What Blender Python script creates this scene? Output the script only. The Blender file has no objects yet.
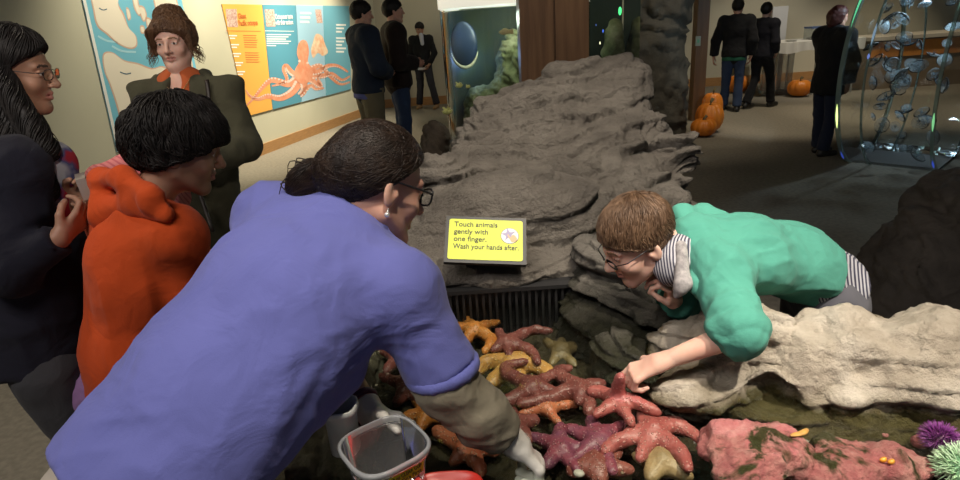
import bpy, math, random
import numpy as np
from mathutils import Vector, Matrix
random.seed(7); RNG = np.random.RandomState(11)
S = bpy.context.scene
COL = S.collection
# ------------------------------------------------------------------ camera maths
F = 610.0; TH = math.radians(20); RO = math.radians(3.8)
CAM = np.array([0, 0, 1.65])
FW = np.array([0, math.cos(TH), -math.sin(TH)])
U0 = np.array([0, math.sin(TH), math.cos(TH)]); HX = np.array([1., 0, 0])
RT = math.cos(RO) * HX - math.sin(RO) * U0
UP = math.sin(RO) * HX + math.cos(RO) * U0
def ray(x, y): return FW + (x - 480) / F * RT - (y - 240) / F * UP
def P(x, y, d): return CAM + d * ray(x, y)
def G(x, y, z=0.0):
    v = ray(x, y); return CAM + v * ((z - 1.65) / v[2])
V = lambda *a: np.array(a, dtype=float)
def nrm(v):
    v = np.array(v, dtype=float); return v / (np.linalg.norm(v) + 1e-12)
cd = bpy.data.cameras.new('camera'); cam = bpy.data.objects.new('camera', cd); COL.objects.link(cam)
cd.sensor_width = 36; cd.lens = 36 * F / 960; cd.clip_start = 0.05; cd.clip_end = 60
M4 = Matrix(((RT[0], UP[0], -FW[0], CAM[0]), (RT[1], UP[1], -FW[1], CAM[1]), (RT[2], UP[2], -FW[2], CAM[2]), (0, 0, 0, 1)))
cam.matrix_world = M4; S.camera = cam

# ------------------------------------------------------------------ noise
def _h(i, j, k):
    n = (i * 374761393 + j * 668265263 + k * 2147483647 + 1013904223) & 0xffffffff
    n = ((n ^ (n >> 13)) * 1274126177) & 0xffffffff
    n = n ^ (n >> 16)
    return (n & 0xffff) / 32767.5 - 1.0
def noise(p):
    pi = np.floor(p).astype(np.int64); f = p - pi; u = f * f * f * (f * (f * 6 - 15) + 10)
    r = 0
    for a in (0, 1):
        wa = u[:, 0] if a else 1 - u[:, 0]
        for b in (0, 1):
            wb = u[:, 1] if b else 1 - u[:, 1]
            for c in (0, 1):
                wc = u[:, 2] if c else 1 - u[:, 2]
                r = r + wa * wb * wc * _h(pi[:, 0] + a, pi[:, 1] + b, pi[:, 2] + c)
    return r
def fbm(p, o=4, g=.5):
    r = 0; a = 1
    for i in range(o):
        r = r + a * noise(p + 17.3 * i); p = p * 2.03; a *= g
    return r
def ridge(p, o=3):
    r = 0; a = 1
    for i in range(o):
        r = r + a * (1 - 2 * np.abs(noise(p + 9.1 * i))); p = p * 2.1; a *= .5
    return r

# ------------------------------------------------------------------ mesh helpers
def mk(name, verts, faces, mats, parent=None, midx=None, smooth=True):
    """verts world coordinates; faces list or Nx4 array"""
    verts = np.asarray(verts, dtype=np.float32).reshape(-1, 3)
    q = parent
    while q is not None: verts = verts - np.array(q.location, dtype=np.float32); q = q.parent
    me = bpy.data.meshes.new(name)
    if isinstance(faces, np.ndarray):
        n, k = faces.shape
        me.vertices.add(len(verts)); me.vertices.foreach_set('co', verts.ravel())
        me.loops.add(n * k); me.loops.foreach_set('vertex_index', faces.astype(np.int32).ravel())
        me.polygons.add(n); me.polygons.foreach_set('loop_start', np.arange(0, n * k, k, dtype=np.int32))
        me.update(calc_edges=True)
    else:
        me.from_pydata([tuple(map(float, v)) for v in verts], [], [tuple(map(int, f)) for f in faces])
    if not isinstance(mats, (list, tuple)): mats = [mats]
    for m in mats: me.materials.append(m)
    if midx is not None: me.polygons.foreach_set('material_index', np.asarray(midx, dtype=np.int32))
    me.polygons.foreach_set('use_smooth', np.full(len(me.polygons), smooth))
    me.validate(); me.update()
    o = bpy.data.objects.new(name, me); COL.objects.link(o)
    if parent is not None: o.parent = parent
    return o
def tag(o, label=None, cat=None, group=None, kind=None):
    if label: o['label'] = label
    if cat: o['category'] = cat
    if group: o['group'] = group
    if kind: o['kind'] = kind
    return o
def thing(name, loc, label, cat, group=None):
    o = bpy.data.objects.new(name, None); COL.objects.link(o); o.location = tuple(map(float, loc)); o.empty_display_size = .05
    return tag(o, label, cat, group)
class MB:
    def __init__(s): s.v = []; s.f = []; s.m = []
    def add(s, vs, fs, mi=0):
        b = len(s.v); s.v += [tuple(map(float, v)) for v in vs]
        s.f += [tuple(b + i for i in f) for f in fs]; s.m += [mi] * len(fs); return s
    def poly(s, vs, mi=0): return s.add(vs, [tuple(range(len(vs)))], mi)
    def box(s, c, h, mi=0, R=None, taper=1.0):
        vs = []
        for z in (-1, 1):
            for x, y in ((-1, -1), (1, -1), (1, 1), (-1, 1)):
                q = np.array([x * h[0] * (taper if z > 0 else 1), y * h[1] * (taper if z > 0 else 1), z * h[2]])
                if R is not None: q = R @ q
                vs.append(q + np.array(c))
        return s.add(vs, [(3, 2, 1, 0), (4, 5, 6, 7), (0, 1, 5, 4), (1, 2, 6, 5), (2, 3, 7, 6), (3, 0, 4, 7)], mi)
    def tube(s, pts, rad, n=8, mi=0, cap=True, flat=1.0, nref=None):
        pts = [np.array(p, dtype=float) for p in pts]
        if not hasattr(rad, '__len__'): rad = [rad] * len(pts)
        vs = []; k = len(pts)
        ref = np.array([0, 0, 1.]) if nref is None else np.array(nref)
        for i in range(k):
            t = nrm(pts[min(i + 1, k - 1)] - pts[max(i - 1, 0)])
            r0 = ref if abs(t @ ref) < .97 else np.array([1., 0, 0])
            a = nrm(np.cross(t, r0)); b = np.cross(a, t)
            for j in range(n):
                w = 2 * math.pi * j / n
                vs.append(pts[i] + rad[i] * (math.cos(w) * a + flat * math.sin(w) * b))
        fs = [(i * n + j, i * n + (j + 1) % n, (i + 1) * n + (j + 1) % n, (i + 1) * n + j) for i in range(k - 1) for j in range(n)]
        if cap: fs += [tuple(range(n - 1, -1, -1)), tuple((k - 1) * n + j for j in range(n))]
        return s.add(vs, fs, mi)
    def lathe(s, c, prof, n=32, mi=0, sq=None, rot=0):
        vs = []
        for r, z in prof:
            for j in range(n):
                w = 2 * math.pi * j / n
                cx, cy = math.cos(w), math.sin(w)
                if sq:
                    e = sq; m = (abs(cx) ** e + abs(cy) ** e) ** (-1 / e); cx *= m; cy *= m
                cx, cy = cx * math.cos(rot) - cy * math.sin(rot), cx * math.sin(rot) + cy * math.cos(rot)
                vs.append((c[0] + r * cx, c[1] + r * cy, c[2] + z))
        k = len(prof)
        return s.add(vs, [(i * n + j, i * n + (j + 1) % n, (i + 1) * n + (j + 1) % n, (i + 1) * n + j) for i in range(k - 1) for j in range(n)], mi)
    def obj(s, name, mats, parent=None, smooth=False): return mk(name, s.v, s.f, mats, parent, s.m, smooth)

# ------------------------------------------------------------------ signed distance modelling
def Cn(a, b, ra, rb=None, side=None, k=1.0, sm=.02, fa=False, fb=False, op='u'):
    return dict(t='c', a=np.array(a, float), b=np.array(b, float), ra=ra, rb=ra if rb is None else rb, side=side, k=k, sm=sm, fa=fa, fb=fb, op=op)
def El(c, r, R=None, sm=.02, op='u'):
    if not hasattr(r, '__len__'): r = (r, r, r)
    return dict(t='e', c=np.array(c, float), r=np.array(r, float), R=R, sm=sm, op=op)
def Cut(n, p):  # keep the side the normal points away from
    return dict(t='p', n=nrm(n), p=np.array(p, float), op='cut')
def _dist(q, Q):
    if q['t'] == 'c':
        a, b = q['a'], q['b']; ba = b - a; L = np.linalg.norm(ba) + 1e-9
        A = Q - a
        if q['k'] != 1.0:
            n = nrm(np.cross(ba, q['side'])).astype(np.float32)
            A = A + (A @ n)[..., None] * n * (1 / q['k'] - 1)
        t = (A @ (ba / L).astype(np.float32)) / L; tc = np.clip(t, 0, 1)
        d = np.linalg.norm(A - tc[..., None] * ba.astype(np.float32), axis=-1) - (q['ra'] + (q['rb'] - q['ra']) * tc)
        if q['fb']: d = np.maximum(d, (t - 1) * L)
        if q['fa']: d = np.maximum(d, -t * L)
        return d
    if q['t'] == 'e':
        A = Q - q['c']
        if q['R'] is not None: A = A @ q['R'].astype(np.float32)
        r = q['r'].astype(np.float32)
        k0 = np.linalg.norm(A / r, axis=-1); k1 = np.linalg.norm(A / (r * r), axis=-1) + 1e-9
        return k0 * (k0 - 1) / k1
def sdf(prims, vox):
    lo = np.full(3, 1e9); hi = -lo
    for q in prims:
        if q['t'] == 'p': continue
        if q['t'] == 'c':
            m = max(q['ra'], q['rb']); l = np.minimum(q['a'], q['b']) - m; h = np.maximum(q['a'], q['b']) + m
        else:
            m = q['r'].max() if q['R'] is not None else q['r']; l = q['c'] - m; h = q['c'] + m
        q['l'] = l; q['h'] = h
        if q['op'] == 'u': lo = np.minimum(lo, l); hi = np.maximum(hi, h)
    lo = lo - 3 * vox; hi = hi + 3 * vox
    N = np.ceil((hi - lo) / vox).astype(int) + 1
    Fd = np.full(N, 0.5, dtype=np.float32)
    ax = [(lo[i] + vox * np.arange(N[i])).astype(np.float32) for i in range(3)]
    for q in prims:
        if q['op'] == 'cut':
            n, p = q['n'], q['p']
            d = (ax[0] - p[0])[:, None, None] * n[0] + (ax[1] - p[1])[None, :, None] * n[1] + (ax[2] - p[2])[None, None, :] * n[2]
            Fd = np.maximum(Fd, d.astype(np.float32)); continue
        pad = q['sm'] + 2 * vox
        i0 = np.maximum(0, np.floor((q['l'] - pad - lo) / vox).astype(int)); i1 = np.minimum(N, np.ceil((q['h'] + pad - lo) / vox).astype(int) + 1)
        if (i1 <= i0).any(): continue
        sl = tuple(slice(i0[i], i1[i]) for i in range(3))
        X, Y, Z = np.meshgrid(*[ax[i][sl[i]] for i in range(3)], indexing='ij')
        d = _dist(q, np.stack([X, Y, Z], -1)).astype(np.float32)
        k = q['sm']; f = Fd[sl]
        if q['op'] == 'u':
            h = np.maximum(k - np.abs(f - d), 0) / k
            Fd[sl] = np.minimum(f, d) - h * h * k * .25
        else:
            d = -d; h = np.maximum(k - np.abs(f - d), 0) / k
            Fd[sl] = np.maximum(f, d) + h * h * k * .25
    return nets(Fd, lo, vox)
def nets(Fd, lo, vox):
    for i in range(3):
        Fd[tuple(0 if j == i else slice(None) for j in range(3))] = .5
        Fd[tuple(-1 if j == i else slice(None) for j in range(3))] = .5
    ins = Fd < 0; N = Fd.shape
    c8 = [(a, b, c) for a in (0, 1) for b in (0, 1) for c in (0, 1)]
    def sub(A, o): return A[o[0]:N[0] - 1 + o[0], o[1]:N[1] - 1 + o[1], o[2]:N[2] - 1 + o[2]]
    cnt = np.zeros((N[0] - 1, N[1] - 1, N[2] - 1), dtype=np.int8)
    for o in c8: cnt += sub(ins, o)
    act = (cnt > 0) & (cnt < 8); ii = np.argwhere(act)
    idx = np.full(act.shape, -1, dtype=np.int64); idx[act] = np.arange(len(ii))
    val = {o: Fd[ii[:, 0] + o[0], ii[:, 1] + o[1], ii[:, 2] + o[2]] for o in c8}
    acc = np.zeros((len(ii), 3)); n = np.zeros(len(ii))
    for o in c8:
        for a in range(3):
            if o[a]: continue
            o2 = list(o); o2[a] = 1; o2 = tuple(o2)
            v0, v1 = val[o], val[o2]; m = (v0 < 0) != (v1 < 0)
            t = np.where(m, v0 / np.where(m, v0 - v1, 1), 0)
            pt = np.tile(np.array(o, float), (len(ii), 1)); pt[:, a] = t
            acc += pt * m[:, None]; n += m
    vs = lo + (ii + acc / n[:, None]) * vox
    fs = []
    for a in range(3):
        b, c = (a + 1) % 3, (a + 2) % 3
        s0 = [slice(1, -1)] * 3; s1 = [slice(1, -1)] * 3
        s0[a] = slice(0, -1); s1[a] = slice(1, None)
        A, B = ins[tuple(s0)], ins[tuple(s1)]
        for sgn, msk in ((0, A & ~B), (1, ~A & B)):
            e = np.argwhere(msk)
            if len(e) == 0: continue
            e = e + 1; e[:, a] -= 1
            def cell(db, dc):
                q = e.copy(); q[:, b] -= db; q[:, c] -= dc
                return idx[q[:, 0], q[:, 1], q[:, 2]]
            quad = np.stack([cell(1, 1), cell(0, 1), cell(0, 0), cell(1, 0)], 1)
            if sgn: quad = quad[:, ::-1]
            fs.append(quad)
    return vs, np.concatenate(fs)
def normals(v, f):
    a = v[f[:, 2]] - v[f[:, 0]]; b = v[f[:, 3]] - v[f[:, 1]]; n = np.cross(a, b)
    r = np.zeros_like(v)
    for i in range(4): np.add.at(r, f[:, i], n)
    return r / (np.linalg.norm(r, axis=1)[:, None] + 1e-12)
def relax(v, f, it=2):
    for _ in range(it):
        s = np.zeros_like(v); n = np.zeros(len(v))
        for i in range(4):
            j = (i + 1) % 4
            np.add.at(s, f[:, i], v[f[:, j]]); np.add.at(n, f[:, i], 1)
            np.add.at(s, f[:, j], v[f[:, i]]); np.add.at(n, f[:, j], 1)
        v = v * .5 + .5 * s / n[:, None]
    return v
def blob(name, chunks, mats, parent=None, disp=None, midx=None, it=1):
    """chunks: list of (prims, voxel)"""
    VV = []; FF = []; b = 0
    for prims, vox in chunks:
        v, f = sdf(prims, vox); v = relax(v, f, it)
        if disp is not None: v = v + normals(v, f) * disp(v)[:, None]
        VV.append(v); FF.append(f + b); b += len(v)
    v = np.concatenate(VV); f = np.concatenate(FF)
    mi = None
    if midx is not None: mi = midx(v[f].mean(1))
    return mk(name, v, f, mats, parent, mi)

# ------------------------------------------------------------------ materials
def newmat(name):
    m = bpy.data.materials.new(name); m.use_nodes = True
    nt = m.node_tree; b = nt.nodes['Principled BSDF']; return m, nt, b
def ramp(nt, src, stops):
    r = nt.nodes.new('ShaderNodeValToRGB'); e = r.color_ramp.elements
    while len(e) > 1: e.remove(e[-1])
    e[0].position = stops[0][0]; e[0].color = (*stops[0][1], 1)
    for p, c in stops[1:]:
        x = e.new(p); x.color = (*c, 1)
    nt.links.new(src, r.inputs[0]); return r.outputs[0]
def noisen(nt, scale, detail=6, rough=.55, stretch=None, dist=0):
    tc = nt.nodes.new('ShaderNodeTexCoord'); mp = nt.nodes.new('ShaderNodeMapping')
    nt.links.new(tc.outputs['Object'], mp.inputs[0])
    if stretch: mp.inputs['Scale'].default_value = stretch
    n = nt.nodes.new('ShaderNodeTexNoise'); n.inputs['Scale'].default_value = scale; n.inputs['Detail'].default_value = detail
    n.inputs['Roughness'].default_value = rough; n.inputs['Distortion'].default_value = dist
    nt.links.new(mp.outputs[0], n.inputs['Vector']); return n.outputs['Fac'], mp
def bump(nt, b, h, strength, dist=.01):
    bm = nt.nodes.new('ShaderNodeBump'); bm.inputs['Strength'].default_value = strength; bm.inputs['Distance'].default_value = dist
    nt.links.new(h, bm.inputs['Height']); nt.links.new(bm.outputs[0], b.inputs['Normal'])
def mat(name, c, rough=.7, c2=None, ns=6, stretch=None, bs=0, bst=.3, bd=.004, metal=0, spec=.5, emit=None, es=1, alpha=None, bstretch=None, sheen=0, sss=0, detail=6):
    m, nt, b = newmat(name)
    b.inputs['Base Color'].default_value = (*c, 1); b.inputs['Roughness'].default_value = rough
    b.inputs['Metallic'].default_value = metal; b.inputs['Specular IOR Level'].default_value = spec
    if sheen: b.inputs['Sheen Weight'].default_value = sheen
    if sss:
        b.inputs['Subsurface Weight'].default_value = sss; b.inputs['Subsurface Radius'].default_value = (.012, .004, .002); b.inputs['Subsurface Scale'].default_value = 1
    if c2:
        f, _ = noisen(nt, ns, detail=detail, stretch=stretch); nt.links.new(ramp(nt, f, [(.35, c), (.65, c2)]), b.inputs['Base Color'])
    if bs:
        f, _ = noisen(nt, bs, stretch=bstretch); bump(nt, b, f, bst, bd)
    if emit: b.inputs['Emission Color'].default_value = (*emit, 1); b.inputs['Emission Strength'].default_value = es
    if alpha is not None: b.inputs['Alpha'].default_value = alpha
    return m
def rockmat(name, cols, ns=5, bs=22, bst=.7, rough=.9, wet=None, stretch=None, bd=.02, patches=None):
    """cols: three base colours; wet=(z0,z1,colour): algae and damp near the water line"""
    m, nt, b = newmat(name); L = nt.links
    f, _ = noisen(nt, ns, 9, .62, stretch=stretch)
    col = ramp(nt, f, [(.3, cols[0]), (.5, cols[1]), (.7, cols[2])])
    b.inputs['Roughness'].default_value = rough; b.inputs['Specular IOR Level'].default_value = .3
    if patches:
        g, _ = noisen(nt, patches[1], 5, .6, dist=.6)
        mk_ = ramp(nt, g, [(patches[2], (0, 0, 0)), (patches[2] + .06, (1, 1, 1))])
        mx = nt.nodes.new('ShaderNodeMix'); mx.data_type = 'RGBA'; L.new(mk_, mx.inputs[0]); L.new(col, mx.inputs[6]); mx.inputs[7].default_value = (*patches[0], 1); col = mx.outputs[2]
    if wet:
        ge = nt.nodes.new('ShaderNodeNewGeometry'); sp = nt.nodes.new('ShaderNodeSeparateXYZ'); L.new(ge.outputs['Position'], sp.inputs[0])
        g2, _ = noisen(nt, 9, 5); ad = nt.nodes.new('ShaderNodeMath'); ad.operation = 'MULTIPLY_ADD'; L.new(g2, ad.inputs[0]); ad.inputs[1].default_value = -.12; L.new(sp.outputs[2], ad.inputs[2])
        mr = nt.nodes.new('ShaderNodeMapRange'); L.new(ad.outputs[0], mr.inputs[0]); mr.inputs[1].default_value = wet[0] - .06; mr.inputs[2].default_value = wet[1] - .06; mr.inputs[3].default_value = 1; mr.inputs[4].default_value = 0
        mx = nt.nodes.new('ShaderNodeMix'); mx.data_type = 'RGBA'; L.new(mr.outputs[0], mx.inputs[0]); L.new(col, mx.inputs[6]); mx.inputs[7].default_value = (*wet[2], 1); col = mx.outputs[2]
        m2 = nt.nodes.new('ShaderNodeMapRange'); L.new(mr.outputs[0], m2.inputs[0]); m2.inputs[3].default_value = rough; m2.inputs[4].default_value = .3; L.new(m2.outputs[0], b.inputs['Roughness'])
    L.new(col, b.inputs['Base Color'])
    f2, _ = noisen(nt, bs, 10, .68, stretch=stretch); bump(nt, b, f2, bst, bd)
    return m
def glassmat(name, tint=(1, 1, 1), refl=1.0, rough=0.02, ior=1.45, bs=0, bst=.2, haze=0, hazec=(1, 1, 1)):
    m = bpy.data.materials.new(name); m.use_nodes = True; nt = m.node_tree; nt.nodes.clear(); L = nt.links
    out = nt.nodes.new('ShaderNodeOutputMaterial'); tr = nt.nodes.new('ShaderNodeBsdfTransparent'); tr.inputs[0].default_value = (*tint, 1)
    gl = nt.nodes.new('ShaderNodeBsdfGlossy'); gl.inputs['Roughness'].default_value = rough; gl.inputs[0].default_value = (refl, refl, refl, 1)
    fr = nt.nodes.new('ShaderNodeFresnel'); fr.inputs[0].default_value = ior; mx = nt.nodes.new('ShaderNodeMixShader')
    base = tr.outputs[0]
    if haze:
        df = nt.nodes.new('ShaderNodeBsdfDiffuse'); df.inputs[0].default_value = (*hazec, 1); m0 = nt.nodes.new('ShaderNodeMixShader'); m0.inputs[0].default_value = haze
        L.new(tr.outputs[0], m0.inputs[1]); L.new(df.outputs[0], m0.inputs[2]); base = m0.outputs[0]
    L.new(fr.outputs[0], mx.inputs[0]); L.new(base, mx.inputs[1]); L.new(gl.outputs[0], mx.inputs[2]); L.new(mx.outputs[0], out.inputs[0])
    if bs:
        f, _ = noisen(nt, bs, 3, .5); bm = nt.nodes.new('ShaderNodeBump'); bm.inputs['Strength'].default_value = bst; bm.inputs['Distance'].default_value = .02
        L.new(f, bm.inputs['Height']); L.new(bm.outputs[0], gl.inputs['Normal']); L.new(bm.outputs[0], fr.inputs['Normal'])
    return m
SKIN = mat('skin_fair', (.62, .36, .27), .5, (.56, .29, .21), 14, sss=.15, spec=.35)
SKINL = mat('skin_light', (.70, .45, .36), .5, (.64, .37, .29), 14, sss=.15, spec=.3)
SKINT = mat('skin_tan', (.44, .25, .17), .5, (.38, .2, .13), 14, sss=.12, spec=.35)
LIP = mat('lips', (.50, .22, .18), .5)
BROWM = mat('eyebrow', (.06, .035, .025), .9)
EYEW = mat('eye_white', (.75, .72, .68), .25)
IRIS = mat('iris_dark', (.05, .035, .03), .2)
def hairmat(name, c, c2, rough=.42, spec=.4):
    return mat(name, c, rough, c2, 40, stretch=(1, 1, .25), bs=120, bst=.5, bd=.003, bstretch=(1, 1, .12), spec=spec)
H_BLACK = hairmat('hair_black', (.010, .009, .009), (.016, .013, .012), .5, .22)
H_DKBR = hairmat('hair_dark_brown', (.012, .007, .005), (.030, .017, .011), .42, .35)
H_BROWN = hairmat('hair_brown', (.075, .042, .024), (.17, .10, .058), .5)
H_CHEST = hairmat('hair_chestnut', (.10, .05, .027), (.17, .09, .045), .45)
H_RED = hairmat('hair_auburn', (.05, .012, .010), (.08, .02, .015), .5)

# ------------------------------------------------------------------ people
def headframe(fwd, up=(0, 0, 1)):
    f = nrm(fwd); r = nrm(np.cross(f, up)); u = np.cross(r, f)
    return np.stack([r, f, u], 1)  # columns right, forward, up
def headprims(c, R, s, mouth=0.0, neckto=None, chub=0):
    T = lambda x, y, z: c + R @ (np.array([x, y, z]) * s)
    p = [El(T(0, -.012, .035), np.array([.074, .094, .084]) * s, R, .01),
         El(T(0, .028, -.03), np.array([.058 + chub, .060, .082]) * s, R, .03 * s),
         El(T(0, .068, -.098), .019 * s, None, .022 * s),
         Cn(T(-.054, .0, -.055), T(-.016, .066, -.098), .017 * s, .015 * s, sm=.02 * s), Cn(T(.054, .0, -.055), T(.016, .066, -.098), .017 * s, .015 * s, sm=.02 * s)]
    for q in (-1, 1):
        p += [El(T(q * .040, .060, -.028), (.019 + chub) * s, None, .02 * s),
              Cn(T(q * .012, .084, .022), T(q * .044, .070, .024), .009 * s, sm=.012 * s),
              El(T(q * .031, .100, .004), np.array([.017, .016, .011]) * s, R, .012 * s, 'sub'),
              El(T(q * .031, .071, .003), .0135 * s, None, .003 * s),
              Cn(T(q * .019, .0835, .0095), T(q * .043, .0785, .009), .0042 * s, sm=.004 * s)]
    p += [Cn(T(0, .086, .016), T(0, .107, -.026), .0065 * s, .0095 * s, sm=.011 * s), El(T(0, .106, -.028), .0105 * s, None, .006 * s)]
    for q in (-1, 1): p += [El(T(q * .012, .096, -.031), .0075 * s, None, .006 * s)]
    p += [Cn(T(-.018, .078, -.0555), T(0, .089, -.0525), .0052 * s, sm=.006 * s), Cn(T(.018, .078, -.0555), T(0, .089, -.0525), .0052 * s, sm=.006 * s),
          Cn(T(-.016, .078, -.065), T(0, .0875, -.0675), .0060 * s, sm=.006 * s), Cn(T(.016, .078, -.065), T(0, .0875, -.0675), .0060 * s, sm=.006 * s),
          Cn(T(-.017, .084, -.060), T(.017, .084, -.060), .0024 * s, sm=.003 * s, op='sub')]
    for q in (-1, 1):
        e = R @ np.array([[1, q * .35, 0], [-q * .35, 1, 0], [0, 0, 1]]).T
        p += [El(T(q * .077, -.008, -.010), np.array([.008, .019, .031]) * s, e, .006 * s), El(T(q * .086, -.002, -.006), np.array([.008, .010, .017]) * s, e, .005 * s, 'sub'),
              El(T(q * .074, .004, -.014), .007 * s, None, .006 * s)]
    nk = T(0, -.035, -.17) if neckto is None else np.array(neckto)
    p += [Cn(T(0, -.022, -.045), nk, .050 * s, .052 * s, sm=.03 * s)]
    return p
def headmidx(c, R, s):
    def fn(q):
        l = ((q - c) @ R) / s; x, y, z = l[:, 0], l[:, 1], l[:, 2]; ax_ = np.abs(x)
        m = np.zeros(len(q), int)
        lip = (y > .074) & (ax_ < .022) & (z < -.050 + .002) & (z > -.072) & ((z + .060) ** 2 / .0105 ** 2 + ax_ ** 2 / .023 ** 2 < 1)
        m[lip] = 1
        br = (y > .06) & (ax_ > .012) & (ax_ < .048) & (np.abs(z - .0255 - .07 * (ax_ - .012) + (ax_ > .038) * (ax_ - .038) * .6) < .0035)
        m[br] = 2
        eye = (y > .072) & ((ax_ - .031) ** 2 / .0115 ** 2 + (z - .003) ** 2 / .0052 ** 2 < 1)
        m[eye] = 3
        ir = eye & (((ax_ - .031) ** 2 + (z - .003) ** 2) < .0056 ** 2)
        m[ir] = 4
        return m
    return fn
def handprims(w, d, pn, t, s=1.0, curl=.5, spread=.0, thumb=.5, curls=None):
    """w wrist, d pointing direction, pn palm normal (fingers curl toward it), t thumb side"""
    d = nrm(d); pn = nrm(pn - (np.array(pn) @ d) * d); t = nrm(np.array(t) - (np.array(t) @ d) * d - (np.array(t) @ pn) * pn)
    w = np.array(w, float); p = []
    p.append(Cn(w, w + d * .03 * s, .024 * s, .029 * s, side=t, k=.62, sm=.02 * s))
    for i in range(4):
        b = w + d * (.088 - .004 * abs(i - 1)) * s + t * (.030 - .0195 * i) * s
        p.append(Cn(w + d * .02 * s + t * (.014 - .009 * i) * s, b, .0125 * s, .0105 * s, sm=.011 * s))
        L = [.040, .045, .042, .033][i] * s; dd = d + t * spread * (1.5 - i) * .3; dd = nrm(dd); n = pn.copy(); q = b
        cu = (curls[i] if curls else curl)
        for j, (fr, an) in enumerate(((1, .8), (.66, 1.25), (.55, .8))):
            an = an * cu; d2 = dd * math.cos(an) + n * math.sin(an); n = nrm(n * math.cos(an) - dd * math.sin(an)); dd = nrm(d2)
            q2 = q + dd * L * fr; p.append(Cn(q, q2, (.0095 - .001 * j) * s, (.0088 - .001 * j) * s, sm=.004 * s)); q = q2
    b = w + d * .022 * s + t * .020 * s; m1 = b + nrm(d * .7 + t * .75 + pn * .35) * .042 * s
    m2 = m1 + nrm(d * .9 + t * (.5 - thumb * .7) + pn * thumb) * .032 * s; m3 = m2 + nrm(d * .9 + t * (.2 - thumb) + pn * thumb * 1.1) * .026 * s
    p += [Cn(b, m1, .014 * s, .0115 * s, sm=.012 * s), Cn(m1, m2, .0105 * s, .0098 * s, sm=.004 * s), Cn(m2, m3, .0098 * s, .0085 * s, sm=.004 * s)]
    return p
def torso(J, g=0.0, s=1.0, hem=None, female=False, fem_chest=0):
    """flattened cones hip->waist->chest->shoulders; g = growth for cloth"""
    side = J['side']; pe, wa, ch, ne = J['pel'], J['waist'], J['chest'], J['neck']
    w = (.155, .125, .148) if female else (.150, .138, .160)
    p = [Cn(pe, wa, w[0] * s + g, w[1] * s + g, side, .72, .04), Cn(wa, ch, w[1] * s + g, w[2] * s + g, side, .68, .04),
         Cn(ch, ch + (ne - ch) * .55, w[2] * s + g, .12 * s + g, side, .62, .04)]
    for k in ('L', 'R'):
        sh = J['sh' + k]; p.append(Cn(ch + (ne - ch) * .72, sh, .062 * s + g, .052 * s + g, sm=.05))
        p.append(Cn(ch, sh, .075 * s + g, .05 * s + g, sm=.05))
    if hem is not None: p.append(Cn(pe, hem, w[0] * s + g, w[0] * s + g + .008, side, .74, .04, fb=True))
    return p
def armprims(J, k, g=0.0, s=1.0, upto=1.0, start=0.0, flare=0, flat=True):
    sh, el, wr = J['sh' + k], J['el' + k], J['wr' + k]; p = []
    if upto <= .5:
        p.append(Cn(sh, sh + (el - sh) * upto * 2, .050 * s + g, .044 * s + g + flare, sm=.03, fb=flat))
    else:
        if start < .5: p.append(Cn(sh, el, .050 * s + g, .041 * s + g, sm=.03))
        p.append(Cn(el, el + (wr - el) * (upto - .5) * 2, .041 * s + g, (.041 - .014 * (upto - .5) * 2) * s + g + flare, sm=.02, fb=flat))
    return p
def legprims(J, g=0.0, s=1.0, feet=False, flare=0.0):
    p = []
    for k in ('L', 'R'):
        hi, kn, an = J['hip' + k], J['kn' + k], J['an' + k]
        p += [Cn(hi, kn, .085 * s + g, .055 * s + g, sm=.035), Cn(kn, an, .054 * s + g, .037 * s + g + flare, sm=.025, fb=not feet)]
        if feet: p.append(Cn(an + V(0, 0, -.03) * s, an + J['toe'] * .15 * s + V(0, 0, -.045) * s, .032 * s, .026 * s, sm=.02))
    p.append(Cn(J['pel'] + (J['pel'] - J['waist']) * .1, J['pel'], .15 * s + g, .15 * s + g, J['side'], .72, .04))
    return p
def shoes(J, m, root, s):
    for k in ('L', 'R'):
        a = J['an' + k]; z = V(0, 0, 1)
        pr = [Cn(a + V(0, 0, -.045) * s - J['toe'] * .03 * s, a + J['toe'] * .17 * s + V(0, 0, -.055) * s, .042 * s, .036 * s, sm=.02), Cn(a, a + V(0, 0, -.04) * s, .045 * s, .045 * s, sm=.02), Cut((0, 0, -1), (0, 0, a[2] - .085 * s))]
        blob('shoe', [(pr, .007)], m, root)
def folds(amp, fr=9, st=(1, 1, 1), seed=0, fine=.25):
    st = np.array(st)
    def fn(v):
        q = v * st * fr + seed
        return amp * (ridge(q, 2) * .5 + fine * noise(q * 3.1))
    return fn
def stand(x, y, h, yaw, **ov):
    """a standing figure facing yaw (0 = +Y, counter-clockwise), overrides in fractions of height"""
    c, s_ = math.cos(yaw), math.sin(yaw)
    T = lambda a: np.array([x + h * (a[0] * c - a[1] * s_), y + h * (a[0] * s_ + a[1] * c), h * a[2]])
    D = dict(pel=(0, 0, .53), waist=(0, .005, .62), chest=(0, 0, .72), neck=(0, -.005, .83), shL=(-.105, 0, .805), shR=(.105, 0, .805), elL=(-.135, -.015, .63), elR=(.135, -.015, .63),
             wrL=(-.13, .03, .49), wrR=(.13, .03, .49), hipL=(-.052, 0, .51), hipR=(.052, 0, .51), knL=(-.055, .01, .285), knR=(.055, .01, .285), anL=(-.06, -.01, .05), anR=(.06, -.01, .05), head=(0, .015, .925))
    D.update({k: v for k, v in ov.items() if k in D})
    J = {k: T(v) for k, v in D.items()}
    J['side'] = np.array([c, s_, 0]); J['toe'] = np.array([-s_, c, 0]); J['s'] = h / 1.72
    fd = ov.get('face', (0, 1, -.1)); J['R'] = headframe((fd[0] * c - fd[1] * s_, fd[0] * s_ + fd[1] * c, fd[2]), ov.get('hup', (0, 0, 1)))
    return J
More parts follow.
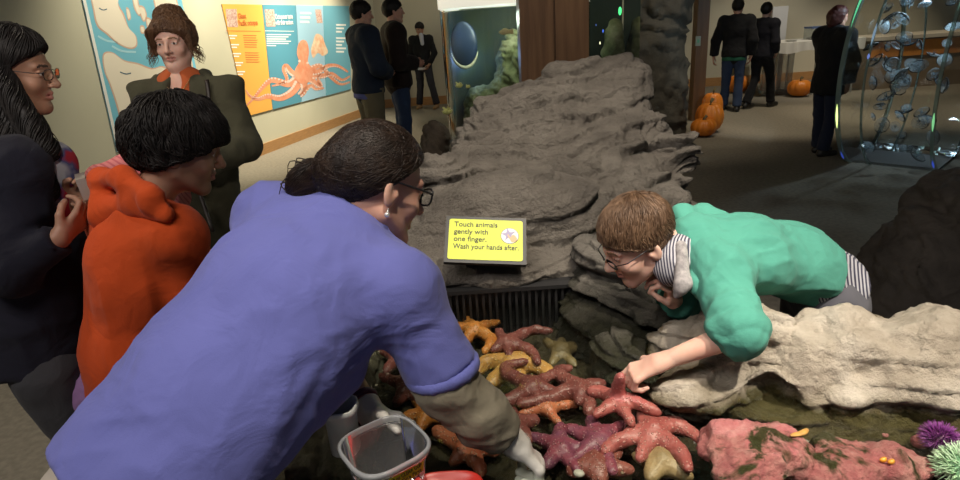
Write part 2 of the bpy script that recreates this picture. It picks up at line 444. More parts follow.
def person(J, label, skin, vox=.008, hvox=.003, group=None, hands=('L', 'R'), hs=1.0, curl=.45, handspec=None, head_s=None, cat='person', chub=0, brow=None, nmin=None):
    s = J['s']; loc = (J['pel'][0], J['pel'][1], 0)
    root = thing('person', loc, label, cat, group)
    hs_ = head_s or s
    pr = torso(J, -.03, s)
    for k in ('L', 'R'): pr += armprims(J, k, -.002, s, flat=False)
    pr += legprims(J, -.02, s, True); pr.append(Cn(J['chest'], J['neck'], .06 * s, .052 * s, sm=.04))
    pr.append(Cn(J['neck'], J['head'] + J['R'] @ V(0, -.02, -.06) * hs_, .05 * s, .045 * s, sm=.03))
    ch = [(pr, vox), (headprims(J['head'], J['R'], hs_, neckto=J['neck'], chub=chub), hvox)]
    for k in ('L', 'R'):
        if k in hands:
            sp = (handspec or {}).get(k)
            el, wr = J['el' + k], J['wr' + k]
            d = nrm(wr - el)
            if sp is None: sp = dict(d=d + .1 * J['toe'], pn=J['side'] * (1 if k == 'L' else -1), t=J['toe'])
            hp = handprims(wr, sp['d'], sp['pn'], sp['t'], s=sp.get('s', s * .95), curl=sp.get('curl', curl), thumb=sp.get('thumb', .5), curls=sp.get('curls'), spread=sp.get('spread', 0))
            hp.append(Cn(wr - d * .08 * s, wr, .026 * s, .026 * s, sm=.02)); ch.append((hp, max(hvox, .0035)))
    body = blob('body', ch, [skin, LIP, brow or BROWM, EYEW, IRIS], root, midx=headmidx(J['head'], J['R'], hs_))
    return root
def hairshell(c, R, s, g=.012, extra=(), plane=(.75, -.01), cut=True, sm=.02):
    T = lambda x, y, z: c + R @ (np.array([x, y, z]) * s)
    p = [El(T(0, -.012, .037), (np.array([.074, .094, .084]) + g) * s, R, .01)]
    if cut:
        n = R @ nrm((0, plane[0], -1)); p.append(Cut(n, T(0, 0, plane[1])))
        ln = R @ V(0, 1, 0)
    for e in extra: p.append(e(T, s))
    return p
def locks(name, c, R, s, m, root, n=1500, ln=.045, crown=(0, -.05, .12), plane=(.75, -.01), lift=.008, rad=.0022, g=.010, curlamp=.002, seed=1, droop=0, part=None, K=5, zmin=None):
    rs = np.random.RandomState(seed); ct = np.array([0, -.012, .037]); rr = np.array([.074, .094, .084]) + g
    vs = []; fs = []; k = 0; cr = nrm((np.array(crown) - ct) / rr)
    while k < n:
        u = nrm(rs.normal(size=3)); p = ct + u * rr
        if p[2] < plane[0] * p[1] + plane[1] - .004 + (0 if zmin is None else zmin): continue
        k += 1
        d = u - cr * (u @ cr); d = nrm(d + rs.normal(size=3) * .22); d = nrm(d - u * (d @ u)); d = d + np.array([0, 0, -droop])
        if part is not None and p[1] > .0: d = nrm(d + np.array(part))
        L = ln * rs.uniform(.6, 1.2); pts = []; q = u.copy(); ph = rs.uniform(0, 6.28)
        for i in range(K):
            t = i / (K - 1.)
            w = nrm(q + (d * L * t) / .085)
            o = ct + w * (rr + lift * math.sin(t * 2.2) + .002 * rs.uniform(-1, 1)) + rs.normal(size=3) * curlamp * t
            pts.append(o)
        for i in range(K):
            a = nrm(np.cross(pts[min(i + 1, K - 1)] - pts[max(i - 1, 0)], u)); r_ = rad * (1 - .85 * (i / (K - 1.)) ** 1.5)
            up_ = u * r_ * .6
            for o in (a * r_, up_, -a * r_): vs.append(c + R @ ((pts[i] + o) * s))
        b = len(vs) - 3 * K
        for i in range(K - 1):
            for j in range(3):
                fs.append((b + i * 3 + j, b + i * 3 + (j + 1) % 3, b + (i + 1) * 3 + (j + 1) % 3, b + (i + 1) * 3 + j))
    return mk(name, vs, np.array(fs), m, root)
from mathutils.bvhtree import BVHTree
def grow(name, hairobj, root, c, R, s, m, flow, n=2500, ln=.05, rad=.002, lift=.004, K=7, seed=1, jit=.2, wave=0, keep=None, tipout=.0):
    """strands that run over the surface of a hair mesh; flow(local point) gives the combing direction"""
    rs = np.random.RandomState(seed); me = hairobj.data; off = np.array(root.location); nv = len(me.vertices)
    co = np.empty(nv * 3, dtype=np.float32); me.vertices.foreach_get('co', co); co = co.reshape(-1, 3) + off
    fs_ = [tuple(p.vertices) for p in me.polygons]; bv = BVHTree.FromPolygons([tuple(map(float, q)) for q in co], fs_)
    vs = []; fs = []; k = 0; tries = 0
    while k < n and tries < n * 6:
        tries += 1
        p = co[rs.randint(nv)].astype(float); l = ((p - c) @ R) / s
        if keep is not None and not keep(l): continue
        k += 1; L = ln * rs.uniform(.55, 1.2) * s; st = L / (K - 1); pts = []; nn_ = []; jd = rs.normal(size=3) * jit; lf = lift * rs.uniform(.3, 1.2); ph = rs.uniform(0, 6.28)
        for i in range(K):
            hit = bv.find_nearest(Vector(p.tolist())); q = np.array(hit[0]); nm = np.array(hit[1]); l = ((q - c) @ R) / s
            d = R @ np.array(flow(l), float) + jd; d = d - nm * (d @ nm); d = nrm(d)
            t = i / (K - 1.); b = np.cross(nm, d)
            pts.append(q + nm * (lf * math.sin(.3 + t * 2.2) + tipout * t * t) + b * wave * math.sin(ph + t * 7)); nn_.append(nm); p = q + d * st
        for i in range(K):
            tt = pts[min(i + 1, K - 1)] - pts[max(i - 1, 0)]; a = nrm(np.cross(tt, nn_[i])); r_ = rad * (1 - .8 * (i / (K - 1.)) ** 2) * s
            for o in (a * r_, nn_[i] * r_ * .8, -a * r_): vs.append(pts[i] + o)
        b_ = len(vs) - 3 * K
        for i in range(K - 1):
            for j in range(3): fs.append((b_ + i * 3 + j, b_ + i * 3 + (j + 1) % 3, b_ + (i + 1) * 3 + (j + 1) % 3, b_ + (i + 1) * 3 + j))
    return mk(name, vs, np.array(fs), m, root)
def strands(name, paths, rads, m, root, n=5):
    b = MB()
    for p, r in zip(paths, rads):
        k = len(p); b.tube(p, [r * (1 - .75 * (i / (k - 1.)) ** 2) for i in range(k)], n)
    return b.obj(name, m, root, True)
def glasses(c, R, s, m, lens, root, w=.026, h=.016, thick=.0016, z=.003):
    T = lambda x, y, zz: c + R @ (np.array([x, y, zz]) * s)
    b = MB(); lb = MB()
    for q in (-1, 1):
        loop = []
        for i in range(21):
            a = 2 * math.pi * i / 20; cx, cz = math.cos(a), math.sin(a); e = 3.2
            mm = (abs(cx) ** e + abs(cz) ** e) ** (-1 / e)
            loop.append(T(q * .034 + cx * mm * w, .103 - abs(q * .034 + cx * mm * w) * .12, z + cz * mm * h))
        b.tube(loop, thick * s, 6, cap=False); lb.poly(loop[:-1])
        b.tube([T(q * .060, .096, z + .006), T(q * .079, .07, z + .006), T(q * .083, .0, z + .010), T(q * .080, -.022, z - .006)], thick * s * 1.1, 6)
    b.tube([T(-.009, .104, z + .004), T(0, .107, z + .006), T(.009, .104, z + .004)], thick * s, 6)
    o = b.obj('glasses', m, root, True); lb.obj('lens', lens, o)
    return o

# ================================================================== THE ROOM
CARPET = mat('carpet', (.26, .235, .19), .95, (.20, .18, .145), 30, bs=300, bst=.6, bd=.004, spec=.1)
WALLM = mat('wall_paint', (.60, .585, .46), .8, (.57, .555, .43), 1.2, bs=90, bst=.08, bd=.002, spec=.2)
WALLB = mat('wall_paint_back', (.56, .53, .42), .85, bs=90, bst=.08, bd=.002, spec=.2)
WOODT = mat('wood_trim', (.46, .25, .10), .45, (.36, .19, .075), 8, stretch=(1, 1, 8))
CEIL = mat('ceiling_paint', (.05, .05, .05), .9)
def quadobj(name, vs, m): return tag(MB().poly(vs).obj(name, m), kind='structure')
fl = MB(); fl.box((2.5, 5.5, -.05), (10, 8.2, .05)); tag(fl.obj('floor', CARPET), kind='structure')
tag(MB().box((2.5, 5.5, 4.05), (10, 8.2, .05)).obj('ceiling', CEIL), kind='structure')
WA = V(-3.70, 6.3, 0); WT = nrm(V(-2.0, 12.3, 0) - WA); WN = V(WT[1], -WT[0], 0)
def wallbox(name, a, b, n, z0, z1, th, m, proud=0.0):
    """a..b along the floor, n points into the room"""
    a = np.array(a, float); b = np.array(b, float); n = np.array(n)
    mb = MB(); lo = V(0, 0, z0); hi = V(0, 0, z1)
    f0, f1 = a + n * proud, b + n * proud; k0, k1 = a + n * (proud - th), b + n * (proud - th)
    mb.add([f0 + lo, f1 + lo, k1 + lo, k0 + lo, f0 + hi, f1 + hi, k1 + hi, k0 + hi], [(3, 2, 1, 0), (4, 5, 6, 7), (0, 1, 5, 4), (1, 2, 6, 5), (2, 3, 7, 6), (3, 0, 4, 7)])
    return tag(mb.obj(name, m), kind='structure')
BY = 13.0
wend = WA + WT * ((BY - WA[1]) / WT[1]); wst = WA - WT * 8.5
wallbox('wall_left', wst, wend, WN, 0, 4, .15, WALLM)
wallbox('wall_back', (wend[0] - .15, BY, 0), (12.5, BY, 0), (0, -1, 0), 0, 4, .15, WALLB)
wallbox('wall_right', (12.4, -2.5, 0), (12.4, BY, 0), (-1, 0, 0), 0, 4, .15, WALLB)
wallbox('baseboard_left', wst, wend, WN, 0, .15, .018, WOODT, .018)
wallbox('baseboard_back', (wend[0], BY, 0), (12.4, BY, 0), (0, -1, 0), 0, .17, .018, WOODT, .018)

# ------------------------------------------------------------------ posters on the left wall
def Wpx(x, y, off=.012):
    A = WA + WN * off; v = ray(x, y); return CAM + v * (((A - CAM) @ WN) / (v @ WN))
class Wallpic:
    def __init__(s, off): s.mb = MB(); s.off = off
    def poly(s, pts, mi, lv=0): s.mb.poly([Wpx(x, y, s.off + lv * .0012) for x, y in pts][::-1], mi)
    def ribbon(s, pts, ws, mi, lv):
        pts = [np.array(p, float) for p in pts]; n = len(pts); L = []; R_ = []
        for i in range(n):
            t = nrm(pts[min(i + 1, n - 1)] - pts[max(i - 1, 0)]); q = np.array([-t[1], t[0]]) * ws[i]
            L.append(pts[i] + q); R_.append(pts[i] - q)
        for i in range(n - 1): s.poly([R_[i], R_[i + 1], L[i + 1], L[i]], mi, lv)
    def disc(s, c, r, mi, lv, n=10): s.poly([(c[0] + r * math.cos(-2 * math.pi * i / n), c[1] + r * math.sin(-2 * math.pi * i / n)) for i in range(n)], mi, lv)
def cat(pts, n=5, closed=False):
    p = [np.array(q, float) for q in pts]; out = []; N = len(p); rng = range(N if closed else N - 1)
    for i in rng:
        g = (lambda j: p[j % N]) if closed else (lambda j: p[max(0, min(N - 1, j))])
        a, b, c, d = g(i - 1), g(i), g(i + 1), g(i + 2)
        for k in range(n):
            t = k / n
            out.append(.5 * ((2 * b) + (-a + c) * t + (2 * a - 5 * b + 4 * c - d) * t * t + (-a + 3 * b - 3 * c + d) * t ** 3))
    if not closed: out.append(p[-1])
    return out
def flat(name, c, r=.55): return mat(name, c, r, spec=.3)
def panelthick(w, corners, mi, th=.011):
    a = [Wpx(x, y, w.off) for x, y in corners]; b = [q - WN * th for q in a]; n = len(a)
    w.mb.poly(a[::-1], mi); 
    for i in range(n): w.mb.poly([a[i], a[(i + 1) % n], b[(i + 1) % n], b[i]], mi)
def letters(body, mm, org, ux, uz, size, m, parent, name='lettering', width=None, th=.0008, bold=0):
    cu = bpy.data.curves.new(name, 'FONT'); cu.body = body; cu.size = size; cu.extrude = th; cu.offset = bold; cu.space_line = mm
    t = bpy.data.objects.new('t', cu); COL.objects.link(t); dg = bpy.context.evaluated_depsgraph_get()
    me = bpy.data.meshes.new_from_object(t.evaluated_get(dg)); COL.objects.unlink(t); bpy.data.objects.remove(t)
    co = np.array([v.co[:] for v in me.vertices]); 
    if len(co) == 0: return None
    if width: co[:, 0] *= width / (co[:, 0].max() - co[:, 0].min())
    nz = np.cross(ux, uz); W = np.array(org) + co[:, :1] * ux + co[:, 1:2] * uz + co[:, 2:3] * nz
    fs = [tuple(p.vertices) for p in me.polygons]; bpy.data.meshes.remove(me)
    return mk(name, W, fs, m, parent, smooth=False)
SEA = flat('poster_sea', (.20, .55, .72)); SEA2 = flat('poster_sea_light', (.42, .72, .84)); LAND = flat('poster_land', (.86, .79, .66)); COAST = flat('poster_coast', (.70, .47, .36)); WH = flat('poster_white', (.85, .86, .84)); DKB = flat('poster_dark_blue', (.04, .12, .20))
w = Wallpic(.014)
root = thing('map_poster', Wpx(140, 80), 'tall coastal map poster with blue sea and cream land on the left wall', 'poster')
panelthick(w, [(75, -34), (174.5, -34), (214, 152), (117.5, 152)], 0)
w.mb.v = w.mb.v; pts = lambda l: cat(l, 4, True)
w.poly([(75, -34), (78, -34), (120.5, 152), (117.5, 152)], 4, 1)
for L_ in ([(88, -30), (118, -32), (122, -14), (118, 2), (124, 14), (129, 28), (136, 36), (137, 46), (130, 49), (118, 44), (106, 34), (97, 26), (93, 10)],
           [(103, 54), (112, 52), (124, 60), (138, 63), (152, 68), (163, 66), (172, 74), (178, 92), (178, 120), (170, 150), (150, 150), (128, 150), (121, 136), (118, 112), (110, 86), (104, 70)],
           [(132, -6), (137, -4), (139, 4), (142, 12), (139, 16), (134, 8)], [(139, 6), (144, 7), (147, 16), (144, 22), (140, 15)],
           [(146, 18), (151, 19), (154, 28), (151, 34), (147, 27)], [(150, -30), (165, -32), (174, -10), (180, 12), (184, 34), (176, 42), (168, 36), (160, 22), (154, 4)], [(160, 46), (168, 44), (172, 56), (166, 62)], [(140, 26), (144, 26), (145, 33), (141, 33)], [(182, 56), (188, 52), (192, 60), (196, 90), (204, 140), (190, 130), (186, 90)], [(126, 8), (129, 9), (131, 18), (128, 20)]):
    c0 = np.mean(np.array(L_, float), 0); w.poly(pts([(c0 + (np.array(q) - c0) * 1.0) for q in L_]), 3, 1)
    w.poly(pts([(c0 + (np.array(q) - c0) * (1 - 1.6 / (np.linalg.norm(np.array(q) - c0) + .5))) for q in L_]), 2, 2)
for q in ((112, 60, 30), (98, 50, 14)): w.ribbon(cat([(q[0], q[1] - 14), (q[0] + 10, q[1] - 9), (q[0] + 24, q[1] - 8)]), [1.0] * 11, 1, 1)
w.ribbon(cat([(99, 8), (103, 10), (107, 9)]), [.5] * 11, 5, 3); w.ribbon(cat([(120, 72), (126, 74), (131, 73)]), [.5] * 11, 5, 3)
for i in range(4): w.poly([(124, 146.5 - i * 2), (128, 146.5 - i * 2), (127, 144.8 - i * 2), (125, 144.8 - i * 2)], 5, 2)
w.mb.obj('printed_sheet', [SEA, SEA2, LAND, COAST, WH, DKB], root)

# the long octopus banner
OR1 = flat('banner_orange', (.88, .46, .10)); TE = flat('banner_teal', (.10, .32, .44)); LB = flat('banner_light_blue', (.35, .58, .74)); TE2 = flat('banner_teal_light', (.16, .42, .54))
OCT = mat('octopus_print', (.76, .27, .15), .55, (.82, .40, .26), 9); OCL = flat('octopus_sucker_print', (.86, .66, .58)); PH = mat('photo_print', (.45, .22, .18), .5, (.75, .62, .55), 40); RDT = flat('banner_rust', (.62, .20, .06))
w = Wallpic(.014)
root = thing('octopus_banner', Wpx(290, 60), 'four panel banner on the left wall with a big red octopus print', 'banner')
top = lambda x: 4 + (x - 222) * .016; bot = lambda x: 116 - (x - 247.5) * .258
edges_t = [222, 262.5, 296, 323.5, 350]; edges_b = [247.5, 273, 302, 326.5, 351.5]
for i in range(4):
    panelthick(w, [(edges_t[i], top(edges_t[i])), (edges_t[i + 1] - .5, top(edges_t[i + 1])), (edges_b[i + 1] - .5, bot(edges_b[i + 1])), (edges_b[i], bot(edges_b[i]))], i)
def arm(pts_, w0, w1, suck=1):
    p = cat(pts_, 5); n = len(p); ws = [w0 + (w1 - w0) * (i / (n - 1)) for i in range(n)]
    w.ribbon(p, ws, 4, 1)
    if suck:
        q = p; N_ = n
        for i in range(1, n - 1):
            t = nrm(q[i + 1] - q[i - 1]); nn = np.array([-t[1], t[0]]) * suck
            w.disc(q[i] + nn * ws[i] * .65, ws[i] * .38, 5, 2, 6)
arm([(297, 78), (288, 84), (272, 80), (262, 88), (254, 98), (246, 106)], 4.0, .6, 1)
arm([(299, 82), (292, 92), (280, 98), (268, 96), (258, 99), (250, 96), (246, 90)], 4.4, .6, 1)
arm([(298, 76), (291, 72), (286, 66), (284, 70), (287, 80), (280, 84), (272, 86)], 3.4, .7, -1)
arm([(303, 80), (304, 90), (300, 95), (310, 86), (316, 89), (324, 88)], 4.0, .8, 1)
arm([(306, 76), (314, 82), (321, 86), (318, 78), (322, 74)], 3.4, .7, 1)
arm([(308, 72), (318, 72), (328, 66), (338, 66), (348, 72)], 3.4, .9, 1)
arm([(309, 76), (322, 76), (332, 74), (342, 80), (350, 76)], 3.2, .8, 1)
arm([(309, 70), (320, 66), (330, 76), (340, 84), (350, 82)], 3.0, .8, -1)
w.poly(pts([(302, 40), (307, 42), (309, 52), (308, 62), (313, 70), (311, 80), (303, 84), (296, 80), (295, 70), (299, 62), (297, 54), (298, 45)]), 4, 3)
w.disc((299.5, 61), 1.3, 5, 4); w.disc((307.5, 63), 1.2, 5, 4)
w.poly(pts([(316, 34), (322, 36), (325, 44), (328, 52), (323, 56), (318, 53), (313, 58), (311, 50), (313, 42)]), 6, 1)
for a, b, c_, d_ in ((225.5, 9, 236.5, 27), (264.5, 9.5, 274, 26.5), (315, 9.5, 321, 23)): w.poly([(a, b), (c_, b), (c_ + 1.6, d_), (a + 2, d_)], 7, 1)
w.poly([(226, 30.5), (261, 31), (261, 31.6), (226, 31.1)], 8, 1); w.poly([(265, 30.5), (294, 31), (294, 31.6), (265, 31.1)], 9, 1)
rs = np.random.RandomState(3)
for i in range(13):
    y = 35 + i * 2.3 + (i // 6) * 3.5
    if i < 11: w.poly([(243 + i * .3, y), (259 - rs.uniform(0, 4) + i * .2, y + .2), (259 - 3 + i * .2, y + 1.1), (243 + i * .3, y + .9)], 8, 1)
for i in range(5):
    y = 35 + i * 9; w.poly([(229 + i * 2.0, y), (237 + i * 2.0, y + .1), (237 + i * 2, y + 1.4), (229 + i * 2.0, y + 1.3)], 9, 1); w.poly([(229.6 + i * 2.0, y + 2.6), (235 + i * 2.0, y + 2.7), (235.2 + i * 2, y + 4), (230 + i * 2.0, y + 3.9)], 9, 1)
for i in range(6): y = 34 + i * 2.2; w.poly([(266.5, y), (291 - (i % 3) * 2.5 - (10 if i == 5 else 0), y + .2), (291 - (i % 3) * 2.5 - (10 if i == 5 else 0), y + 1.2), (266.7, y + 1.0)], 9, 1)
for i in range(3): y = 12 + i * 4.4; w.poly([(300, y), (311 - i, y + .1), (311.5 - i, y + 2.2), (300.3, y + 2.0)], 9, 1)
for i in range(8): y = 24 + i * 3.4 + (i > 2) * 3; w.poly([(336, y), (346 - (i % 3) * 2, y + .1), (346 - (i % 3) * 2, y + 1.9), (336.2, y + 1.7)], 9, 1)
w.mb.obj('printed_panels', [OR1, TE, LB, TE2, OCT, OCL, mat('octopus_small_print', (.80, .42, .25), .6, (.85, .70, .5), 12), PH, RDT, WH], root)
def wl(body, x, y, px_w, hpx, m, ls=1.0):
    o = Wpx(x, y, .018); ux = nrm(Wpx(x + 10, y + .2, .018) - o); ux = WT.copy(); width = abs((Wpx(x + px_w, y, .018) - o) @ WT)
    size = np.linalg.norm(Wpx(x, y, .018) - Wpx(x, y + hpx, .018)) * 1.35
    letters(body, ls, o, ux, V(0, 0, 1), size, m, root, width=width, bold=.002)
wl('Giant', 238.5, 18.5, 8, 5.2, RDT); wl('Pacific octopus', 239, 25.5, 19, 5.2, RDT)
wl('Octopuses taste', 275.5, 19, 17.5, 5, WH); wl('with their suckers', 276, 25, 17.5, 5, WH)

# ================================================================== ROCKS
GREY = [(.11, .10, .088), (.155, .14, .12), (.20, .182, .158)]
def strata(v, nb, f, amp, seed=0, crev=1.0, fine=1.0):
    c = v @ nb; w_ = fbm(v * V(1.6, 1.6, 2.6) + seed, 2) * .75 + fbm(v * 6 + seed, 2) * .22
    d = amp * .9 * fbm(v * 3.0 + seed, 3)
    for ff, aa, so in ((f, 1.0, 0), (f * 2.6, .38, 30)):
        t = -(c * ff + w_ + so); fr = t - np.floor(t)
        gate = np.clip(.45 + 1.5 * noise(v * V(2.4, 2.4, 5) * (ff / f) ** .5 + 40 + seed + so), 0, 1.3)
        d = d + amp * aa * crev * gate * ((fr - .5) * (1 - np.clip((fr - .88) / .12, 0, 1)) - .9 * np.exp(-((fr - .96) / .05) ** 2))
    pit = np.clip(noise(v * 13 + seed) - .45, 0, 1)
    al = v - c[:, None] * nb; wv_ = np.stack([noise(v * 4 + 3), noise(v * 4 + 13), noise(v * 4 + 23)], 1) * .08
    for k_, (fa, fc, wd, dp, th_) in enumerate(((2.4, f * .95, .26, .9, .05), (4.5, f * 2.0, .30, .45, .05), (f * .45, 1.6, .12, .45, .18))):
        nn_ = noise((al + wv_) * fa + (c * fc)[:, None] * nb + seed * 1.7 + 50 * k_); gt = np.clip((noise(v * 2.1 + seed + 77 * k_ + 5) - th_) * 3.5, 0, 1)
        d = d - amp * crev * dp * gt * np.exp(-(nn_ / wd) ** 2)
    return d + amp * fine * (.26 * fbm(v * 11 + seed, 3, .6) + .10 * fbm(v * 34, 3, .65) - .9 * pit)
def tiltm(ax, ay):
    a, b = math.radians(ax), math.radians(ay)
    Rx = np.array([[1, 0, 0], [0, math.cos(a), -math.sin(a)], [0, math.sin(a), math.cos(a)]]); Ry = np.array([[math.cos(b), 0, math.sin(b)], [0, 1, 0], [-math.sin(b), 0, math.cos(b)]])
    return Rx @ Ry
BIGM = rockmat('boulder_stone', [(.135, .12, .104), (.215, .193, .165), (.285, .26, .225)], 4.5, 20, 1.0, bd=.07)
def rock(name, label, prims, vox, m, tilt=(-.25, -.4), f=9, amp=.04, seed=0, crev=1.0, fine=1.0, cat_='rock', group=None, it=1, root=None):
    nb = nrm((tilt[0], tilt[1], 1.0)); o = blob(name, [(prims, vox)], m, root, disp=lambda v: strata(v, nb, f, amp, seed, crev, fine), it=it)
    if label: tag(o, label, cat_, group)
    return o
def q_(x, y, d): return P(x, y, d)
# the big grey boulder behind the pool
KC = [P(492, 93, 3.05), P(616, 60, 3.20), P(672, 196, 2.42), P(448, 196, 2.30)]; knn = nrm(np.cross(KC[1] - KC[0], KC[3] - KC[0])); knn = knn if knn[2] > 0 else -knn
big = []
for i_ in range(6):
    t_ = i_ / 5; L_ = KC[0] + (KC[3] - KC[0]) * t_ - knn * .15; R_2 = KC[1] + (KC[2] - KC[1]) * t_ - knn * .15; m_ = (L_ + R_2) / 2 + knn * .02
    L_ = L_ + V(-.02, 0, 0) * math.sin(t_ * 9)
    big += [Cn(L_, m_, .15, .16, sm=.06), Cn(m_, R_2, .16, .15, sm=.06)]
    for z_ in (.25, .5, .75): big.append(Cn(L_ * V(1, 1, 1 - z_) + V(0, .12 * z_, 0), R_2 * V(1, 1, 1 - z_) + V(0, .12 * z_, 0), .17, .17, sm=.1))
big += [El(P(688, 150, 2.75), (.09, .12, .13), None, .08), El(P(440, 168, 2.5), (.10, .12, .07), None, .06), El(P(638, 84, 3.12), (.08, .1, .10), None, .08)]
big.append(Cut((0, 0, -1), (0, 0, .005)))
rock('boulder', 'big sloping grey boulder with layered ledges behind the touch pool', big, .010, BIGM, (-.10, -.05), 12, .040, 3, 1.35, .9)
low = [El((-.02, 2.30, .90), (.24, .24, .145), None, .1), El((.17, 2.26, .93), (.28, .22, .165), None, .1), El((.36, 2.25, .86), (.18, .20, .125), None, .1), El((-.15, 2.28, .86), (.14, .2, .09), None, .1), El((.1, 2.5, .4), (.35, .2, .45), None, .1)]
for q in low[:4]: q['c'] = CAM + (q['c'] - CAM) * .945 - V(0, 0, .008); q['r'] = q['r'] * V(1.02, .93, .98)
low += [El(P(440, 270, 2.06), (.13, .12, .065), None, .06), El(P(505, 270, 2.03), (.17, .11, .06), None, .06), El(P(572, 266, 2.08), (.13, .12, .075), None, .06)]
low.append(El((-.20, 2.12, .84), (.13, .16, .09), None, .08))
low.append(Cut((0, 0, -1), (0, 0, .005)))
rock('ledge_rock', 'low rounded grey boulder carrying the yellow sign at the back of the pool', low, .0075, BIGM, (-.10, -.05), 10, .018, 11, 1.0)
# ------------------------------------------------------------------ the pool
BASINM = rockmat('pool_bed', [(.014, .013, .006), (.036, .030, .014), (.065, .052, .028)], 14, 40, .9, .5, bd=.02)
WZ = .78
PPOLY = [(-.08, .72), (1.7, .72), (1.7, 1.20), (.84, 1.30), (.62, 1.40), (.52, 1.48), (.49, 1.62), (.42, 1.80), (.36, 1.97), (-.46, 1.97), (-.46, 1.15), (-.28, .86)]
def inpoly(x, y):
    r = np.zeros(x.shape, bool)
    for (x0, y0), (x1, y1) in zip(PPOLY, PPOLY[1:] + PPOLY[:1]):
        c_ = ((y0 > y) != (y1 > y)) & (x < (x1 - x0) * (y - y0) / (y1 - y0 + 1e-12) + x0); r ^= c_
    return r
n = 150; gx = np.linspace(-.55, 1.75, n * 2); gy = np.linspace(.68, 2.05, n); X, Y = np.meshgrid(gx, gy, indexing='ij')
p3 = np.stack([X.ravel(), Y.ravel(), np.zeros(X.size)], 1)
Z = .655 + .035 * fbm(p3 * 3.2, 3) + .03 * np.clip(ridge(p3 * 7, 3), -1, 1) * .6 + .008 * fbm(p3 * 30, 3)
E_ = np.minimum.reduce([X.ravel() + .55, 1.75 - X.ravel(), Y.ravel() - .68]); Z = Z + .14 * np.clip(1 - E_ / .10, 0, 1)
p3[:, 2] = Z
ii = np.arange(X.size).reshape(X.shape); fq = np.stack([ii[:-1, :-1].ravel(), ii[1:, :-1].ravel(), ii[1:, 1:].ravel(), ii[:-1, 1:].ravel()], 1)
cq = p3[fq].mean(1); fq = fq[inpoly(cq[:, 0], cq[:, 1])]
tank = thing('touch_pool', (.6, 1.4, 0), 'rock lined touch pool filled with sea stars beneath the boulder', 'touch pool')
mk('bed', p3, fq, BASINM, tank)
nP = len(PPOLY); b = MB(); b.add([(x, y, 0.004) for x, y in PPOLY] + [(x, y, .56) for x, y in PPOLY], [tuple(range(nP))[::-1], tuple(range(nP, 2 * nP))] + [(i, (i + 1) % nP, (i + 1) % nP + nP, i + nP) for i in range(nP)]); b.obj('plinth', mat('plinth_dark', (.035, .032, .03), .8), tank)
GRB = mat('grille_black', (.008, .008, .009), .6); gr_ = thing('intake_grille', (.03, 1.75, .60), 'black slatted water intake grille under the ledge below the yellow sign', 'grille')
MB().box((.03, 1.84, .725), (.36, .05, .115)).obj('housing', GRB, gr_); b = MB()
for i in range(34): b.box((.03 - .35 + i * .0212, 1.78, .72), (.004, .012, .112))
b.box((.03, 1.775, .835), (.36, .016, .006)); b.obj('slats', mat('grille_slat', (.016, .016, .017), .5), gr_)
WATER = glassmat('water', (.93, .97, .93), 1, .02, 1.36, 20, .5)
tag(mk('pool_water', [(x, y, WZ) for x, y in PPOLY], [tuple(range(nP))], WATER), 'clear shallow water over the sea stars in the touch pool', 'water', kind='stuff')
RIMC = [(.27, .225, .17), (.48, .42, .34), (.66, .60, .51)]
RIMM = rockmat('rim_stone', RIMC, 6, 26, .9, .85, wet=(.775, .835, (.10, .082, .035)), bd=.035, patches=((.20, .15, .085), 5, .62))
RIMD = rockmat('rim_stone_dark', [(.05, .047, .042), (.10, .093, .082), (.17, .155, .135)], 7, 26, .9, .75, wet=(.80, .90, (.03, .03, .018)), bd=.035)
def rimf(pts, rads, zc, cut0=.0):
    p = []
    for i in range(len(pts) - 1):
        a = V(*pts[i], zc[i]); b = V(*pts[i + 1], zc[i + 1]); p.append(Cn(a, b, rads[i], rads[i + 1], V(0, 0, 1), .82, .07))
        p.append(Cn(a + V(0, -.03, -.11), b + V(0, -.03, -.11), rads[i] * .95, rads[i + 1] * .95, sm=.06)); p.append(Cn(a + V(0, .06, -.32), b + V(0, .06, -.32), rads[i] * .95, rads[i + 1] * .95, sm=.12)); p.append(Cn(a + V(0, .06, -.58), b + V(0, .06, -.58), rads[i] * 1.05, rads[i + 1] * 1.05, sm=.12))
    p.append(Cut((0, 0, -1), (0, 0, .005))); return p
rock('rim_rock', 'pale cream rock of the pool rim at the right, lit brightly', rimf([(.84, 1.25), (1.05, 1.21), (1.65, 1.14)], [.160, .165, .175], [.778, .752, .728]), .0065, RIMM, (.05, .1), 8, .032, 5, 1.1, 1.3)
rock('rim_rock', 'pale tan rim rock under the leaning boy, with a hollow at the waterline', rimf([(.50, 1.42), (.60, 1.36), (.72, 1.29)], [.085, .125, .155], [.80, .80, .81])
     + [El((.62, 1.16, .79), (.085, .06, .035), None, .02, 'sub'), El((.49, 1.24, .78), (.13, .09, .06), None, .05)], .0065, RIMM, (-.1, .1), 9, .030, 22, 1.1, 1.3)
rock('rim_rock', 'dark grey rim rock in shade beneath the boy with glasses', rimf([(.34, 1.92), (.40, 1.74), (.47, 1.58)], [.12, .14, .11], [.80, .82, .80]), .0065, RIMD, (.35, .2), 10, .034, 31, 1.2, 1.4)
rock('rim_rock', 'small dark wet stone low beside the reaching hand', [El((.36, 1.44, .74), (.09, .10, .10), None, .05), El((.44, 1.33, .74), (.06, .07, .085), None, .05)], .006, RIMD, (.35, .2), 14, .024, 44, 1.2, 1.4)
